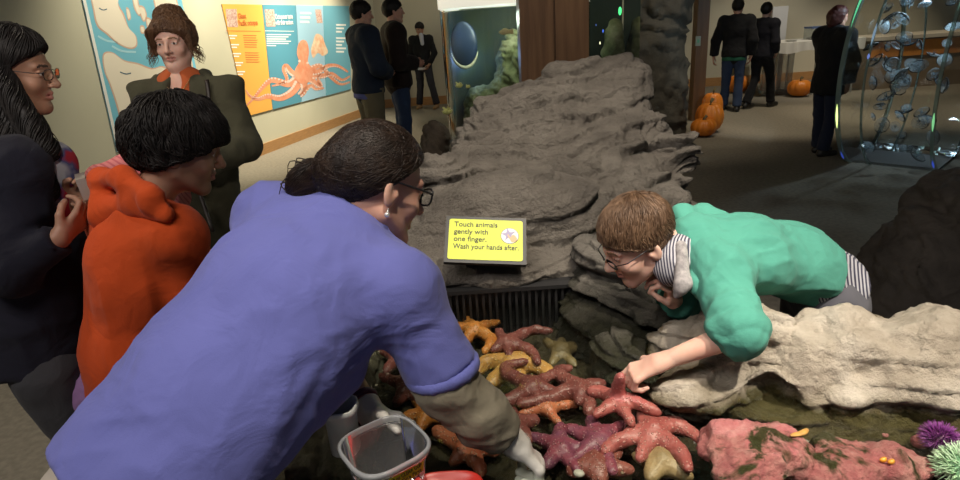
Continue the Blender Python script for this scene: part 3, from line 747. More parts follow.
rock('rim_rock', 'dark mossy rock on the pool corner below the plastic tub', [El((-.33, .98, .66), (.17, .17, .16), None, .1), El((-.17, .86, .66), (.18, .14, .14), None, .1), El((-.40, 1.2, .68), (.11, .2, .15), None, .1), El((-.42, 1.5, .68), (.09, .25, .15), None, .1), El((-.25, .92, .3), (.2, .18, .32), None, .1)] + [Cut((0, 0, -1), (0, 0, .005))], .010,
     rockmat('corner_stone', [(.04, .04, .03), (.085, .08, .055), (.16, .15, .11)], 12, 30, .9, .6, bd=.015), (.1, .1), 12, .028, 52, 1.1, 1.3)
rock('rock', 'dark brown smooth rock at the right edge in front of the jellyfish tank', [El(P(995, 240, 2.75), (.36, .42, .36), None, .15), El(P(968, 285, 2.7), (.30, .34, .34), None, .15), El((2.08, 2.4, .25), (.42, .5, .4), None, .2), Cut((0, 0, -1), (0, 0, .005))], .018,
     rockmat('dark_stone', [(.045, .038, .032), (.07, .06, .05), (.10, .085, .07)], 5, 24, .8, .8, bd=.015), (.5, -.4), 7, .035, 61)
# rock column to the ceiling
rock('rock_column', 'tall dark rock column from floor to ceiling beside the pumpkins', [Cn((2.42, 8.4, -.1), (2.36, 8.4, 2.2), .52, .52, sm=.2), Cn((2.36, 8.4, 2.2), (2.45, 8.4, 3.9), .52, .62, sm=.2), Cut((0, 0, -1), (0, 0, .01)), Cut((0, 0, 1), (0, 0, 3.99))], .035,
     rockmat('column_stone', [(.085, .078, .064), (.12, .11, .09), (.155, .145, .12)], 2.5, 14, .9, .9, bd=.03), (.6, .1), 2.0, .06, 71, 1.0, .5)
rock('rock', 'small brown stone at the foot of the tall glass tank', [El(P(436, 140, 4.6), (.13, .12, .17), None, .08), El(P(432, 150, 4.5) - V(0, 0, .35), (.14, .14, .42), None, .08), Cut((0, 0, -1), (0, 0, .005))], .014,
     rockmat('brown_stone', [(.04, .03, .022), (.07, .055, .04), (.10, .08, .06)], 6, 24, .8, .9, bd=.015), (.9, .1), 8, .03, 81)
# ------------------------------------------------------------------ sign
root = thing('sign', P(485, 242, 1.97), 'small yellow green touch pool sign in a black frame on the low boulder', 'sign')
sx = nrm(P(527, 220, 1.99) - P(448, 216, 1.97)); c4 = [P(448, 216.5, 1.96), P(527.5, 219, 1.96), P(523.5, 265.5, 1.88), P(443, 262.5, 1.88)]
sc = sum(c4) / 4; sux = nrm((c4[1] - c4[0]) + (c4[2] - c4[3])); suz = nrm((c4[0] - c4[3]) + (c4[1] - c4[2])); suz = nrm(suz - sux * (suz @ sux)); snn = np.cross(sux, suz)
SW = np.linalg.norm(c4[1] - c4[0]) / 2; SH = np.linalg.norm(c4[0] - c4[3]) / 2; SR = np.stack([sux, suz, snn], 1)
def rrect(w_, h_, r, n=6):
    o = []
    for cx, cy, a0 in ((w_ - r, h_ - r, 0), (-w_ + r, h_ - r, 90), (-w_ + r, -h_ + r, 180), (w_ - r, -h_ + r, 270)):
        for i in range(n + 1): a = math.radians(a0 + 90 * i / n); o.append((cx + r * math.cos(a), cy + r * math.sin(a)))
    return o
def plate(mb, pts2, z0, z1, mi, org=None, R_=None):
    org = sc if org is None else org; R_ = SR if R_ is None else R_
    n = len(pts2); a = [org + R_ @ V(x, y, z1) for x, y in pts2]; b = [org + R_ @ V(x, y, z0) for x, y in pts2]
    mb.add(a + b, [tuple(range(n)), tuple(range(2 * n - 1, n - 1, -1))] + [(i, i + n, (i + 1) % n + n, (i + 1) % n) for i in range(n)], mi)
BLK = mat('sign_frame_black', (.02, .022, .024), .45); YEL = mat('sign_face', (.66, .76, .05), .45); INK = mat('sign_ink', (.03, .03, .02), .5)
mb = MB(); plate(mb, rrect(SW, SH, .003), -.012, .004, 0); mb.box(sc - snn * .06 - suz * .02, (.06, .025, .055), 0, SR); mb.obj('frame', BLK, root)
mb = MB(); plate(mb, rrect(SW - .011, SH - .011, .008), .003, .0052, 0); fc = mb.obj('face', YEL, root)
for i, (t_, w_) in enumerate((('Touch animals', .137), ('gently with', .108), ('one finger.', .103), ('Wash your hands after.', .205))):
    letters(t_, 1, sc + sux * (-SW + .027 - .0) + suz * (SH - .038 - i * .0265) + snn * .0056, sux, suz, .0245, INK, root, width=w_, bold=.0002)
mb = MB(); ic = (SW - .052, .016); n = 28
plate(mb, [(ic[0] + .029 * math.cos(2 * math.pi * i / n), ic[1] + .029 * math.sin(2 * math.pi * i / n)) for i in range(n)], .0052, .0056, 3)
plate(mb, [(ic[0] + .0275 * math.cos(2 * math.pi * i / n), ic[1] + .0275 * math.sin(2 * math.pi * i / n)) for i in range(n)], .0056, .006, 0)
st = []
for i in range(10):
    a = math.radians(100 + 36 * i); r = .023 if i % 2 == 0 else .010; st.append((ic[0] - .004 + r * math.cos(a), ic[1] + .004 + r * math.sin(a)))
plate(mb, [tuple(q) for q in cat(st, 3, True)], .006, .0064, 1)
plate(mb, [tuple(np.array(q) + ic) for q in cat([(-.007, .004), (-.004, .004), (.002, -.006), (.006, .001), (.012, .003), (.018, -.001), (.023, -.010), (.020, -.019), (.008, -.0225), (.002, -.016), (-.006, -.002)], 3, True)], .0064, .0068, 2)
mb.obj('pictogram', [mat('icon_white', (.8, .8, .78), .5), mat('icon_lilac', (.36, .33, .52), .5), mat('icon_hand', (.72, .45, .25), .5), INK], root)

# ================================================================== POOL LIFE
def starmat(name, c, c2, dot):
    m, nt, b = newmat(name); L = nt.links
    f, _ = noisen(nt, 18, 5); base = ramp(nt, f, [(.35, c), (.65, c2)])
    tc = nt.nodes.new('ShaderNodeTexCoord'); vo = nt.nodes.new('ShaderNodeTexVoronoi'); vo.inputs['Scale'].default_value = 120; L.new(tc.outputs['Object'], vo.inputs['Vector'])
    k = ramp(nt, vo.outputs['Distance'], [(.18, (1, 1, 1)), (.34, (0, 0, 0))]); mx = nt.nodes.new('ShaderNodeMix'); mx.data_type = 'RGBA'; L.new(k, mx.inputs[0]); L.new(base, mx.inputs[6]); mx.inputs[7].default_value = (*dot, 1)
    L.new(mx.outputs[2], b.inputs['Base Color']); b.inputs['Roughness'].default_value = .45
    bm = nt.nodes.new('ShaderNodeBump'); bm.inputs['Strength'].default_value = .8; bm.inputs['Distance'].default_value = .004; L.new(k, bm.inputs['Height']); L.new(bm.outputs[0], b.inputs['Normal'])
    return m
ST_O = starmat('star_orange', (.40, .13, .025), (.50, .20, .04), (.60, .36, .16)); ST_Y = starmat('star_ochre', (.38, .19, .05), (.46, .25, .07), (.55, .40, .22))
ST_R = starmat('star_red', (.17, .045, .035), (.25, .08, .06), (.38, .19, .16)); ST_D = starmat('star_dark_red', (.13, .034, .03), (.20, .062, .052), (.33, .16, .14))
ST_P = starmat('star_pink', (.28, .065, .06), (.38, .11, .10), (.52, .25, .22)); ST_V = starmat('star_purple', (.21, .045, .065), (.14, .045, .08), (.36, .16, .18)); ST_B = starmat('star_brick', (.36, .09, .045), (.44, .15, .07), (.55, .3, .2))
def seastar(cpx, tips, m, label, r=.024, z=.725, zt=None, dome=.012, group=None):
    """tips: pixel paths (one or two points per arm) on the water bed"""
    r *= .86; c = G(cpx[0], cpx[1], z); pr = [El(c + V(0, 0, .004), (r * 1.5, r * 1.5, r * .95), None, .02)]
    for i, t in enumerate(tips):
        pts_ = [c] + [G(q[0], q[1], z - .004) if len(q) == 2 else G(q[0], q[1], q[2]) for q in t]
        pp = cat(pts_, 4); k = len(pp)
        for j in range(k - 1):
            ra = r * (1 - .55 * j / (k - 1)); rb = r * (1 - .55 * (j + 1) / (k - 1))
            pr.append(Cn(pp[j], pp[j + 1], ra, rb, sm=.012))
    o = blob('sea_star', [(pr, .004)], m, None, disp=lambda v: .0022 * np.abs(noise(v * 150)) + .0035 * noise(v * 38), it=1)
    return tag(o, label, 'sea star', group)
seastar((474, 330), [[(498, 322)], [(492, 340), (484, 352)], [(462, 346)], [(452, 326)], [(466, 318)]], ST_O, 'orange sea star at the back left of the pool under the low boulder', .022)
seastar((507, 343), [[(530, 331), (550, 331)], [(530, 350), (538, 362)], [(497, 330)], [(492, 350)], [(510, 356)]], ST_D, 'dark red sea star with one arm reaching right, near the back of the pool', .020, .735)
seastar((515, 363), [[(487, 362), (478, 372)], [(540, 368), (552, 376)], [(520, 380)], [(500, 376), (490, 384)], [(530, 355)]], ST_Y, 'large ochre yellow sea star half covered by dark red ones', .030, .705)
seastar((532, 386), [[(508, 374), (506, 366), (526, 362)], [(556, 372)], [(556, 392)], [(515, 398), (500, 402)], [(538, 400)]], ST_D, 'dark red sea star with a curled arm in the middle of the pool', .021, .74)
seastar((577, 388), [[(558, 372), (570, 368)], [(604, 383)], [(590, 404), (588, 412)], [(548, 398), (520, 404)], [(580, 402)]], ST_D, 'dusky red sea star just left of the boy\'s hand', .021, .738)
seastar((545, 408), [[(585, 402)], [(520, 414)], [(560, 424)], [(530, 398)]], ST_B, 'thin orange brown sea star beneath the dusky red one', .016, .715)
star_held = seastar((618, 400), [[(618, 388, .80), (621, 376, .85)], [(640, 404, .77), (658, 412)], [(596, 415)], [(600, 392), (590, 391)], [(632, 424)]], ST_P, 'bright pink red sea star with one arm lifted to the boy\'s fingers', .019, .765)
seastar((652, 432), [[(680, 452), (688, 468)], [(620, 440), (604, 452)], [(640, 412)], [(676, 424), (700, 440)], [(640, 458)]], ST_P, 'large pinkish sea star below the boy\'s hand', .024, .735)
seastar((600, 440), [[(566, 428)], [(575, 458)], [(612, 470)], [(622, 424)], [(590, 418)]], ST_V, 'purple sea star in the lower middle of the pool', .024, .722)
seastar((560, 446), [[(530, 436)], [(545, 466)], [(580, 474)], [(590, 450)], [(560, 424)]], ST_V, 'magenta sea star beside the white glove', .022, .712)
seastar((408, 386), [[(382, 376)], [(430, 376)], [(425, 404)], [(396, 404)], [(404, 368)]], ST_R, 'red sea star seen between the blue shirt and the sleeve', .024, .72)
seastar((428, 412), [[(405, 418)], [(448, 402)], [(452, 424)], [(420, 430)], [(415, 398)]], ST_O, 'orange sea star beside the plastic tub', .022, .71)
seastar((470, 448), [[(446, 436), (436, 430)], [(452, 462)], [(482, 474)], [(500, 450)], [(478, 428)]], ST_B, 'brick orange sea star beneath the olive sleeve', .024, .71)
seastar((398, 358), [[(380, 350)], [(422, 352)], [(420, 368)], [(385, 372)]], ST_D, 'dark red sea star near the left corner of the pool', .02, .71)
seastar((512, 425), [[(490, 412)], [(500, 440)], [(530, 440)], [(536, 420)], [(512, 408)]], ST_D, 'dark red sea star partly under the olive sleeve cuff', .024, .712)
seastar((596, 466), [[(570, 470)], [(600, 480)], [(630, 470)], [(618, 452)], [(590, 452)]], ST_R, 'deep red sea star at the bottom centre edge of the pool', .026, .706)
seastar((560, 352), [[(545, 340)], [(585, 345), (598, 352)], [(575, 366)], [(552, 364)], [(562, 340)]], mat('star_olive', (.10, .075, .03), .5, (.15, .11, .05), 20, bs=90, bst=.6), 'olive brown sea star on the bed behind the dark red ones', .022, .70)
seastar((660, 462), [[(635, 455)], [(650, 478)], [(690, 476)], [(684, 456)]], mat('star_tan', (.22, .15, .07), .5, (.32, .22, .11), 20, bs=80, bst=.6), 'tan yellow sea star at the bottom edge of the pool', .026, .705)
PINKR = rockmat('coralline_pink', [(.48, .13, .15), (.60, .22, .22), (.72, .38, .35)], 18, 50, .9, .4, patches=((.06, .055, .02), 9, .53), bd=.03)
def flatrock(name, label, pts_, z, m, h=.03, seed=0):
    pr = [El(G(x, y, z), (r, r * .8, h), None, .03) for x, y, r in pts_]
    o = blob(name, [(pr, .007)], m, disp=lambda v: .013 * fbm(v * 22 + seed, 4) + .003 * ridge(v * 60, 2), it=1)
    return tag(o, label, 'rock')
flatrock('coralline_rock', 'flat pink crusted rock in the shallow water at the lower middle right', [(735, 450, .075), (770, 448, .07), (790, 462, .05), (750, 470, .07), (720, 440, .03)], .738, PINKR, .042, 3)
flatrock('coralline_rock', 'long pink crusted rock along the bottom right edge of the pool', [(830, 470, .06), (870, 465, .06), (905, 468, .055), (850, 480, .07)], .725, PINKR, .036, 9)
flatrock('coralline_rock', 'narrow pink rock strip near the rim waterline', [(820, 446, .03), (838, 450, .032), (856, 452, .02)], .73, PINKR, .02, 14)
for i, (x, y, r) in enumerate(((885, 436, .012), (918, 440, .014), (892, 449, .010))): 
    o = flatrock('pebble', 'small pink pebble in the clear water by the purple urchin', [(x, y, r)], .745, PINKR, .010, 20 + i); tag(o, cat='pebble', group='pink pebbles by the urchin')
PEB = [mat('pebble_grey', (.30, .29, .26), .5, (.2, .19, .17), 30), mat('pebble_brown', (.20, .14, .08), .5, (.12, .08, .05), 30), mat('pebble_pale', (.45, .42, .36), .5)]
peb = []
for i in range(26):
    x = RNG.uniform(690, 955) if i < 20 else RNG.uniform(560, 690); y = RNG.uniform(438, 476); c = G(x, y, .715 + RNG.uniform(0, .012)); s_ = RNG.uniform(.006, .013)
    R_ = headframe(RNG.normal(size=3)); o = blob('pebble', [([El(c, (s_, s_ * .8, s_ * .6), headframe((math.cos(i), math.sin(i), 0)), .01)], .003)], PEB[i % 3])
    tag(o, 'small %s rounded pebble on the bed of the pool' % ('grey', 'brown', 'pale')[i % 3], 'pebble', '%s pebbles on the pool bed' % ('grey', 'brown', 'pale')[i % 3])
SHELL = mat('shell_orange', (.80, .33, .03), .35)
for i, (x, y) in enumerate(((883, 460), (891, 462))):
    c = G(x, y, .765); o = blob('snail_shell', [([El(c, (.007, .005, .005), None, .004), El(c + V(.004, .001, .003), (.003, .003, .003), None, .004)], .0015)], SHELL)
    tag(o, 'tiny orange shell on the pink rock below the urchin, %s of the pair' % ('left', 'right')[i], 'shell')
o = blob('fallen_leaf', [([El(G(798, 434, .783), (.020, .007, .003), headframe((-.2, 1, 0)), .004), El(G(805, 431, .784), (.012, .006, .003), headframe((-.7, 1, 0)), .006)], .002)], mat('leaf_yellow', (.55, .33, .08), .5, (.4, .2, .05), 60))
tag(o, 'small curled yellow brown leaf floating at the foot of the rim rock', 'leaf')
def spiky(name, label, cat_, c, r, n, ln, rad, mb_, ms, flat_=.8, seed=0, sub='spine', jit=.1):
    root = thing(name, c - V(0, 0, r * flat_), label, cat_); rs = np.random.RandomState(seed)
    blob('body', [([El(c, (r, r, r * flat_), None, .01)], .004)], mb_, root); b = MB(); k = 0
    while k < n:
        u = nrm(rs.normal(size=3)); 
        if u[2] < -.25: continue
        k += 1; q = c + u * V(r, r, r * flat_) * .95; d = nrm(u + rs.normal(size=3) * jit); b.tube([q, q + d * ln * .5, q + d * ln * rs.uniform(.85, 1.15)], [rad, rad * .8, rad * .25], 5)
    o = b.obj(sub, ms, root, True); tag(o, kind='stuff')
spiky('sea_urchin', 'round purple sea urchin with fine spines in the water at the right', 'sea urchin', G(940, 439, .765), .024, 420, .018, .0009, mat('urchin_body', (.10, .02, .09), .6), mat('urchin_spine', (.30, .07, .30), .45, (.18, .03, .22), 60), .8, 5)
spiky('sea_anemone', 'pale green bristly anemone in the bottom right corner', 'anemone', G(968, 470, .75), .045, 460, .022, .0015, mat('anemone_body', (.25, .45, .28), .5), mat('anemone_tentacle', (.45, .68, .42), .45, (.62, .78, .58), 60), .7, 6, 'tentacles', .25)
# plastic tub, lid and cup
CLR = glassmat('clear_plastic', (.93, .93, .92), 1, .08, 1.45, haze=.10, hazec=(.8, .8, .8)); CLE = glassmat('clear_plastic_edge', (.75, .77, .78), 1, .15, 1.5, haze=.42, hazec=(.62, .64, .66))
TC = P(384, 444, 1.10); th = .115; TC = V(TC[0], TC[1], TC[2] - th)
tub = thing('plastic_tub', TC, 'clear square plastic tub with a yellow label held at the pool edge', 'tub')
b = MB(); b.lathe(TC, [(.001, 0), (.049, 0), (.054, .004), (.0665, th - .012), (.0675, th)], 56, 0, 3.4, -.95); b.obj('body', CLR, tub, True)
b = MB(); b.lathe(TC, [(.0675, th - .013), (.073, th - .013), (.0745, th - .004), (.0745, th), (.070, th + .003), (.0685, th), (.0668, th - .008)], 56, 0, 3.4, -.95); b.obj('rim', CLE, tub, True)
dirv = nrm(V(CAM[0] + .12, CAM[1], 0) - V(TC[0], TC[1], 0)); LBm = MB()
def tubpt(a, z):
    cx, cy = math.cos(a), math.sin(a); m = (abs(cx) ** 3.4 + abs(cy) ** 3.4) ** (-1 / 3.4); cx, cy = cx * math.cos(-.95) - cy * math.sin(-.95), cx * math.sin(-.95) + cy * math.cos(-.95); r = .054 + (.0667 - .054) * z / (th - .012) + .0012
    return V(TC[0] + cx * m * r, TC[1] + cy * m * r, TC[2] + z)
a0 = math.radians(-24); a1 = math.radians(36); N_ = 14
for i in range(N_):
    u0 = a0 + (a1 - a0) * i / N_; u1 = a0 + (a1 - a0) * (i + 1) / N_
    LBm.poly([tubpt(u0, .072), tubpt(u1, .072), tubpt(u1, .099), tubpt(u0, .099)])
lab = LBm.obj('paper_label', mat('label_yellow', (.80, .74, .04), .6), tub, True)
p0 = tubpt(a0 + .02, .090); p1 = tubpt(a1, .090); lx = nrm(p1 - p0); ly = V(0, 0, 1); ln_ = np.cross(lx, ly)
lm_ = mat('label_ink', (.12, .11, .02), .6)
for i, t_ in enumerate(('12 oz CLEAR CUP', 'Use One First')):
    l_ = letters(t_, 1, p0 + ln_ * .0045 + ly * (-.002 - i * .011), lx, ly, .011, lm_, lab, width=np.linalg.norm(p1 - p0) * .86)
LC = P(446, 496, 1.10)
lid = MB(); lid.lathe((LC[0], LC[1], .83), [(.001, 0), (.068, 0), (.071, .004), (.071, .010), (.066, .012), (.064, .006), (.001, .006)], 48, 0, 3.4)
tag(lid.obj('tub_lid', mat('lid_red', (.50, .03, .02), .35), None, True), 'red plastic lid lying beside the clear tub', 'lid')
CP = P(343, 428, 1.17); cup = thing('measuring_cup', CP - V(0, 0, .06), 'frosted white plastic beaker standing behind the clear tub', 'cup')
FRO = mat('frosted_plastic', (.62, .64, .62), .35, spec=.4)
b = MB(); b.lathe(CP, [(.001, -.050), (.024, -.050), (.027, -.046), (.029, .046), (.031, .048), (.031, .051), (.026, .050), (.0245, -.044), (.001, -.046)], 40, 0, 3.0); b.obj('body', FRO, cup, True)
b = MB(); b.lathe(CP, [(.029, .038), (.0335, .040), (.0335, .052), (.031, .054), (.028, .051)], 40, 0, 3.0); b.obj('rim', FRO, cup, True)

# ================================================================== TANKS, COLUMN, PUMPKINS, TABLE
GL = glassmat('tank_glass', (.93, .97, .96), 1, .01, 1.35); WOODC = mat('column_wood', (.21, .115, .055), .5, (.13, .068, .032), 3, stretch=(6, 6, .5), bs=30, bst=.15, bstretch=(6, 6, .4))
# added counter standing in for the table refracted in the drum tank
cn = thing('counter', (8.75, 11.4, 0), 'added orange and cream counter standing in for the table refracted in the jellyfish tank', 'counter')
MB().box((8.75, 11.4, .42), (1.7, .35, .42)).obj('front', mat('standin_wood', (.26, .20, .14), .5, (.20, .15, .10), 4), cn); MB().box((8.75, 11.04, .68), (1.68, .012, .13)).obj('fascia', mat('refracted_orange', (.62, .26, .06), .5, (.48, .18, .05), 6), cn); MB().box((8.75, 11.38, .87), (1.75, .42, .03)).obj('top', mat('refracted_cream', (.55, .50, .42), .5), cn)
# tall glass tank
tc_ = P(500, 60, 5.0); TK = V(tc_[0] + .08, tc_[1] + .45, 0); rT = .56
tk = thing('aquarium', TK, 'tall round glass aquarium with mossy rockwork left of the wooden column', 'aquarium')
b = MB(); b.lathe(TK, [(rT, .62), (rT, 1.98)], 64); b.lathe(TK, [(rT - .03, .62), (rT - .03, 1.98)], 64); b.obj('glass_wall', GL, tk, True)
b = MB(); b.lathe(TK, [(rT - .035, 1.70), (rT - .034, 1.715), (.001, 1.716)], 64); b.obj('water_surface', glassmat('tank_water', (.8, .9, .9), 1, .05, 1.33), tk, True)
b = MB(); b.lathe(TK, [(rT - .001, 1.735), (rT + .012, 1.735), (rT + .012, 2.05), (rT - .05, 2.05), (rT - .05, 1.735), (rT - .001, 1.735)], 64); b.obj('top_band', mat('cream_glow', (.85, .82, .70), .5, emit=(.9, .85, .7), es=.8), tk, True)  # emission put into the band for the bright lit tank top
b = MB(); b.lathe(TK, [(.001, 0), (rT + .02, 0), (rT + .02, .62), (.001, .62)], 64); b.obj('plinth', mat('plinth_grey', (.07, .065, .06), .8), tk, True)
b = MB(); b.lathe(TK, [(rT - .1, .63), (rT - .1, 1.72)], 64); 
vb = [q for q in b.v]; 
# blue backdrop: half ring at the rear of the tank
bb = MB(); kk = 24
for i in range(kk):
    a_, c_ = math.radians(35 + 130 * i / kk), math.radians(35 + 130 * (i + 1) / kk); r_ = rT - .05
    bb.poly([TK + V(r_ * math.cos(a_), r_ * math.sin(a_), .62), TK + V(r_ * math.cos(c_), r_ * math.sin(c_), .62), TK + V(r_ * math.cos(c_), r_ * math.sin(c_), 1.72), TK + V(r_ * math.cos(a_), r_ * math.sin(a_), 1.72)])
bb.obj('backdrop', mat('backdrop_blue', (.03, .05, .05), .6, (.06, .075, .03), 3), tk, True)
MOSS = rockmat('mossy_rock', [(.06, .07, .03), (.15, .16, .07), (.30, .29, .17)], 6, 18, .9, .8, bd=.02)
rock('rockwork', None, [El(TK + V(.14, .12, 1.05), (.27, .25, .50), None, .15), El(TK + V(.30, .0, .8), (.18, .25, .35), None, .15), El(TK + V(-.2, .12, .8), (.24, .22, .26), None, .15), El(TK + V(.2, .05, 1.4), (.2, .2, .18), None, .1), Cut((0, 0, -1), (0, 0, .63))], .016, MOSS, (.8, .2), 7, .05, 91, root=tk)
lp = MB()
ringc = P(452, 42, 4.85)
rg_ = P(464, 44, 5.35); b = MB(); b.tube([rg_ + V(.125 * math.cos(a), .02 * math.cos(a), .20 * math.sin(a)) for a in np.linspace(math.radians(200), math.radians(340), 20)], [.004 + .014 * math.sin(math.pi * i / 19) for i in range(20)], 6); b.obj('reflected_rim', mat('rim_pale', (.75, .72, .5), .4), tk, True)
blob('blue_reflection', [([El(rg_ + V(0, .06, 0), (.12, .03, .19), None, .01)], .008)], mat('reflection_blue', (.03, .06, .16), .4, (.03, .05, .08), 5), tk)  # blue oval stands in for reflections in the glass, as solid colour
fish = thing('fish', P(505, 32, 4.72), 'pale yellow fish swimming by the rockwork in the round aquarium', 'fish')
fc_ = P(505, 32, 4.72)
blob('body', [([El(fc_, (.050, .016, .020), None, .01), El(fc_ + V(.052, 0, 0), (.018, .005, .022), None, .012), El(fc_ + V(.0, 0, .018), (.022, .004, .012), None, .01)], .004)], mat('fish_yellow', (.72, .66, .32), .4), fish)
for i, (x, y, r, lb) in enumerate(((459, 86, .022, 'upper left'), (468, 87, .014, 'upper right'), (447, 112, .028, 'lowest'))):
    c = P(x, y, 4.72); o = blob('anemone', [([El(c, (r * 1.3, r, r * .7), None, .01)] + [Cn(c, c + nrm((math.cos(j * 1.3), -.5 + .4 * math.sin(j), abs(math.sin(j * 2.1)) + .2)) * r * 1.7, r * .22, r * .12, sm=.006) for j in range(12)], .004)], mat('anemone_yellow', (.60, .62, .22), .5))
    tag(o, 'pale yellow anemone low in the round aquarium, %s of three' % lb, 'anemone')
# wooden column
wc0 = P(521, 60, 4.45); wc1 = P(589.5, 60, 4.45)
wc = thing('wooden_column', ((wc0[0] + wc1[0]) / 2, 4.9, 0), 'broad brown wooden column rising behind the big boulder', 'column')
wx = (wc0[0] + wc1[0]) / 2; hw = (wc1[0] - wc0[0]) / 2; wy = wc0[1] + .25
wy = wc0[1] + .13; MB().box((wx - hw / 2 - .004, wy, 2), (hw / 2 - .004, .12, 2)).obj('panel', WOODC, wc); MB().box((wx + hw / 2 + .004, wy, 2), (hw / 2 - .004, .12, 2)).obj('panel', WOODC, wc); MB().box((wx, wy + .01, 2), (.01, .11, 2)).obj('joint_strip', mat('wood_joint', (.16, .09, .045), .4), wc)
# dark tank behind
dk0 = P(590, 40, 4.9)[0]; dk1 = P(640, 40, 4.9)[0]; dy = P(600, 40, 4.9)[1] + .0
dt = thing('aquarium', ((dk0 + dk1) / 2, dy + .3, 0), 'dark narrow aquarium with small painted green and blue glints right of the wooden column', 'aquarium')
mx_ = (dk0 + dk1) / 2; hx_ = (dk1 - dk0) / 2
MB().box((mx_, dy + .3, .45), (hx_, .3, .45)).obj('plinth', mat('plinth_black', (.02, .02, .02), .7), dt)
MB().box((mx_, dy + .3, 1.6), (hx_, .3, .7)).obj('glass_wall', GL, dt)
MB().box((mx_, dy + .58, 1.6), (hx_ - .01, .005, .69)).obj('backdrop', mat('backdrop_dark', (.010, .02, .012), .7, (.02, .03, .015), 5), dt)
blob('rockwork', [([El((mx_ - .05, dy + .42, 1.0), (.16, .12, .25), None, .05), El((mx_ + .1, dy + .42, 1.25), (.09, .1, .3), None, .05)], .014)], MOSS, dt, disp=lambda v: .03 * fbm(v * 6, 3))
for (x, y, r, c, nm_) in ((620, 11, .024, (.08, .9, .25), 'green'), (600, 43, .009, (.9, .85, .5), 'warm_white'), (603, 31, .010, (.05, .12, .6), 'blue'), (596, 25, .005, (.1, .2, .7), 'blue')):
    q = P(x, y, 5.02); o = blob('glow_dot', [([El(q, (r * .6, r * .4, r * 1.5), None, .01)], max(.0022, r * .25))], mat('glow_dot_' + nm_, c, .4, emit=c, es=1.6), dt); tag(o, nm_.replace('_', ' ') + ' glowing stand-in dot')  # glowing dots painted for a green reflection, a fish dot and blue glints
# door post with switch
g0 = P(697.5, 60, 8.9); dp = thing('wooden_post', (g0[0] + .06, g0[1], 0), 'narrow brown wooden post beside the tall rock column', 'post')
MB().box((g0[0] + .02, g0[1], 2), (.085, .09, 2)).obj('board', mat('post_wood', (.17, .085, .035), .5, (.12, .06, .025), 4, stretch=(5, 5, .5)), dp)
q = P(697, 41, 8.75); sw = MB().box((q[0], g0[1] - .10, q[2]), (.035, .012, .065)).obj('switch_plate', mat('plate_grey', (.35, .40, .34), .5), dp); MB().box((q[0], g0[1] - .114, q[2]), (.015, .004, .022)).obj('button', mat('button_green', (.15, .5, .3), .4), sw)
# pumpkins
PUMP = mat('pumpkin_skin', (.78, .25, .025), .42, (.62, .17, .015), 5, bs=40, bst=.1); STEM = mat('pumpkin_stem', (.14, .11, .05), .8)
def pumpkin(x, y, r, h, label, sq=1, grp=None):
    g = G(x, y); c = V(g[0] + (.06 if x < 720 else 0), g[1], 0); root = thing('pumpkin', c, label, 'pumpkin', grp); vs = []; fs = []; nu, nv = 60, 24
    for i in range(nv + 1):
        a = -math.pi / 2 + math.pi * i / nv
        for j in range(nu):
            b = 2 * math.pi * j / nu; rb = abs(math.sin(b * 5)) ** .5; rr = r * (math.cos(a) ** .8 if 0 < i < nv else .02) * (.90 + .10 * rb)
            z = h * (.5 + .5 * math.sin(a)) - h * .10 * math.exp(-(math.cos(a) / .35) ** 2) * (1 if a > 0 else -1) * 1.0
            vs.append((c[0] + rr * math.cos(b), c[1] + rr * math.sin(b), max(z, .001)))
    for i in range(nv):
        for j in range(nu): fs.append((i * nu + j, i * nu + (j + 1) % nu, (i + 1) * nu + (j + 1) % nu, (i + 1) * nu + j))
    mk('body', vs, np.array(fs), PUMP, root)
    MB().tube([c + V(0, 0, h * .86), c + V(.01, 0, h * 1.0), c + V(.03, -.01, h * 1.12)], [.028 * r / .17, .018 * r / .17, .022 * r / .17], 7).obj('stem', STEM, root, True)
pumpkin(704, 132, .185, .40, 'largest tall orange pumpkin by the rock column')
pumpkin(698.5, 136.5, .165, .24, 'squat orange pumpkin in front of the largest one by the rock column')
pumpkin(707, 122, .15, .44, 'orange pumpkin mostly hidden behind the largest one by the rock column')
pumpkin(737, 93, .20, .34, 'orange pumpkin on the floor behind the walking couple')
pumpkin(798.5, 96.5, .20, .30, 'orange pumpkin on the floor under the white display table')
# display table
TB = G(792, 97); ty = TB[1] + .35; tz = .92
tx0 = P(758, 55, 11.2)[0]; tx1 = P(836, 55, 11.2)[0]; txm = (tx0 + tx1) / 2; thw = (tx1 - tx0) / 2
dtb = thing('display_table', (txm, ty, 0), 'long display table with clear panel legs under a white cloth at the back wall', 'table')
MB().box((txm, ty, tz - .02), (thw, .38, .018)).obj('tabletop', mat('table_white', (.6, .6, .58), .5), dtb)
ACR = glassmat('acrylic', (.9, .92, .92), 1, .05, 1.45, haze=.30, hazec=(.75, .75, .73))
for x in (-.95, 0.0, .12, .95): MB().box((txm + x * thw, ty - .25, (tz - .04) / 2), (.012, .012, (tz - .04) / 2)).obj('leg', ACR, dtb)
for x in (-.95, .95): MB().box((txm + x * thw, ty + .25, (tz - .04) / 2), (.012, .012, (tz - .04) / 2)).obj('leg', ACR, dtb)
MB().box((txm - .70 * thw, ty + .1, (tz - .04) / 2), (.24, .12, (tz - .04) / 2)).obj('panel', ACR, dtb)
cl = MB(); N_ = 40
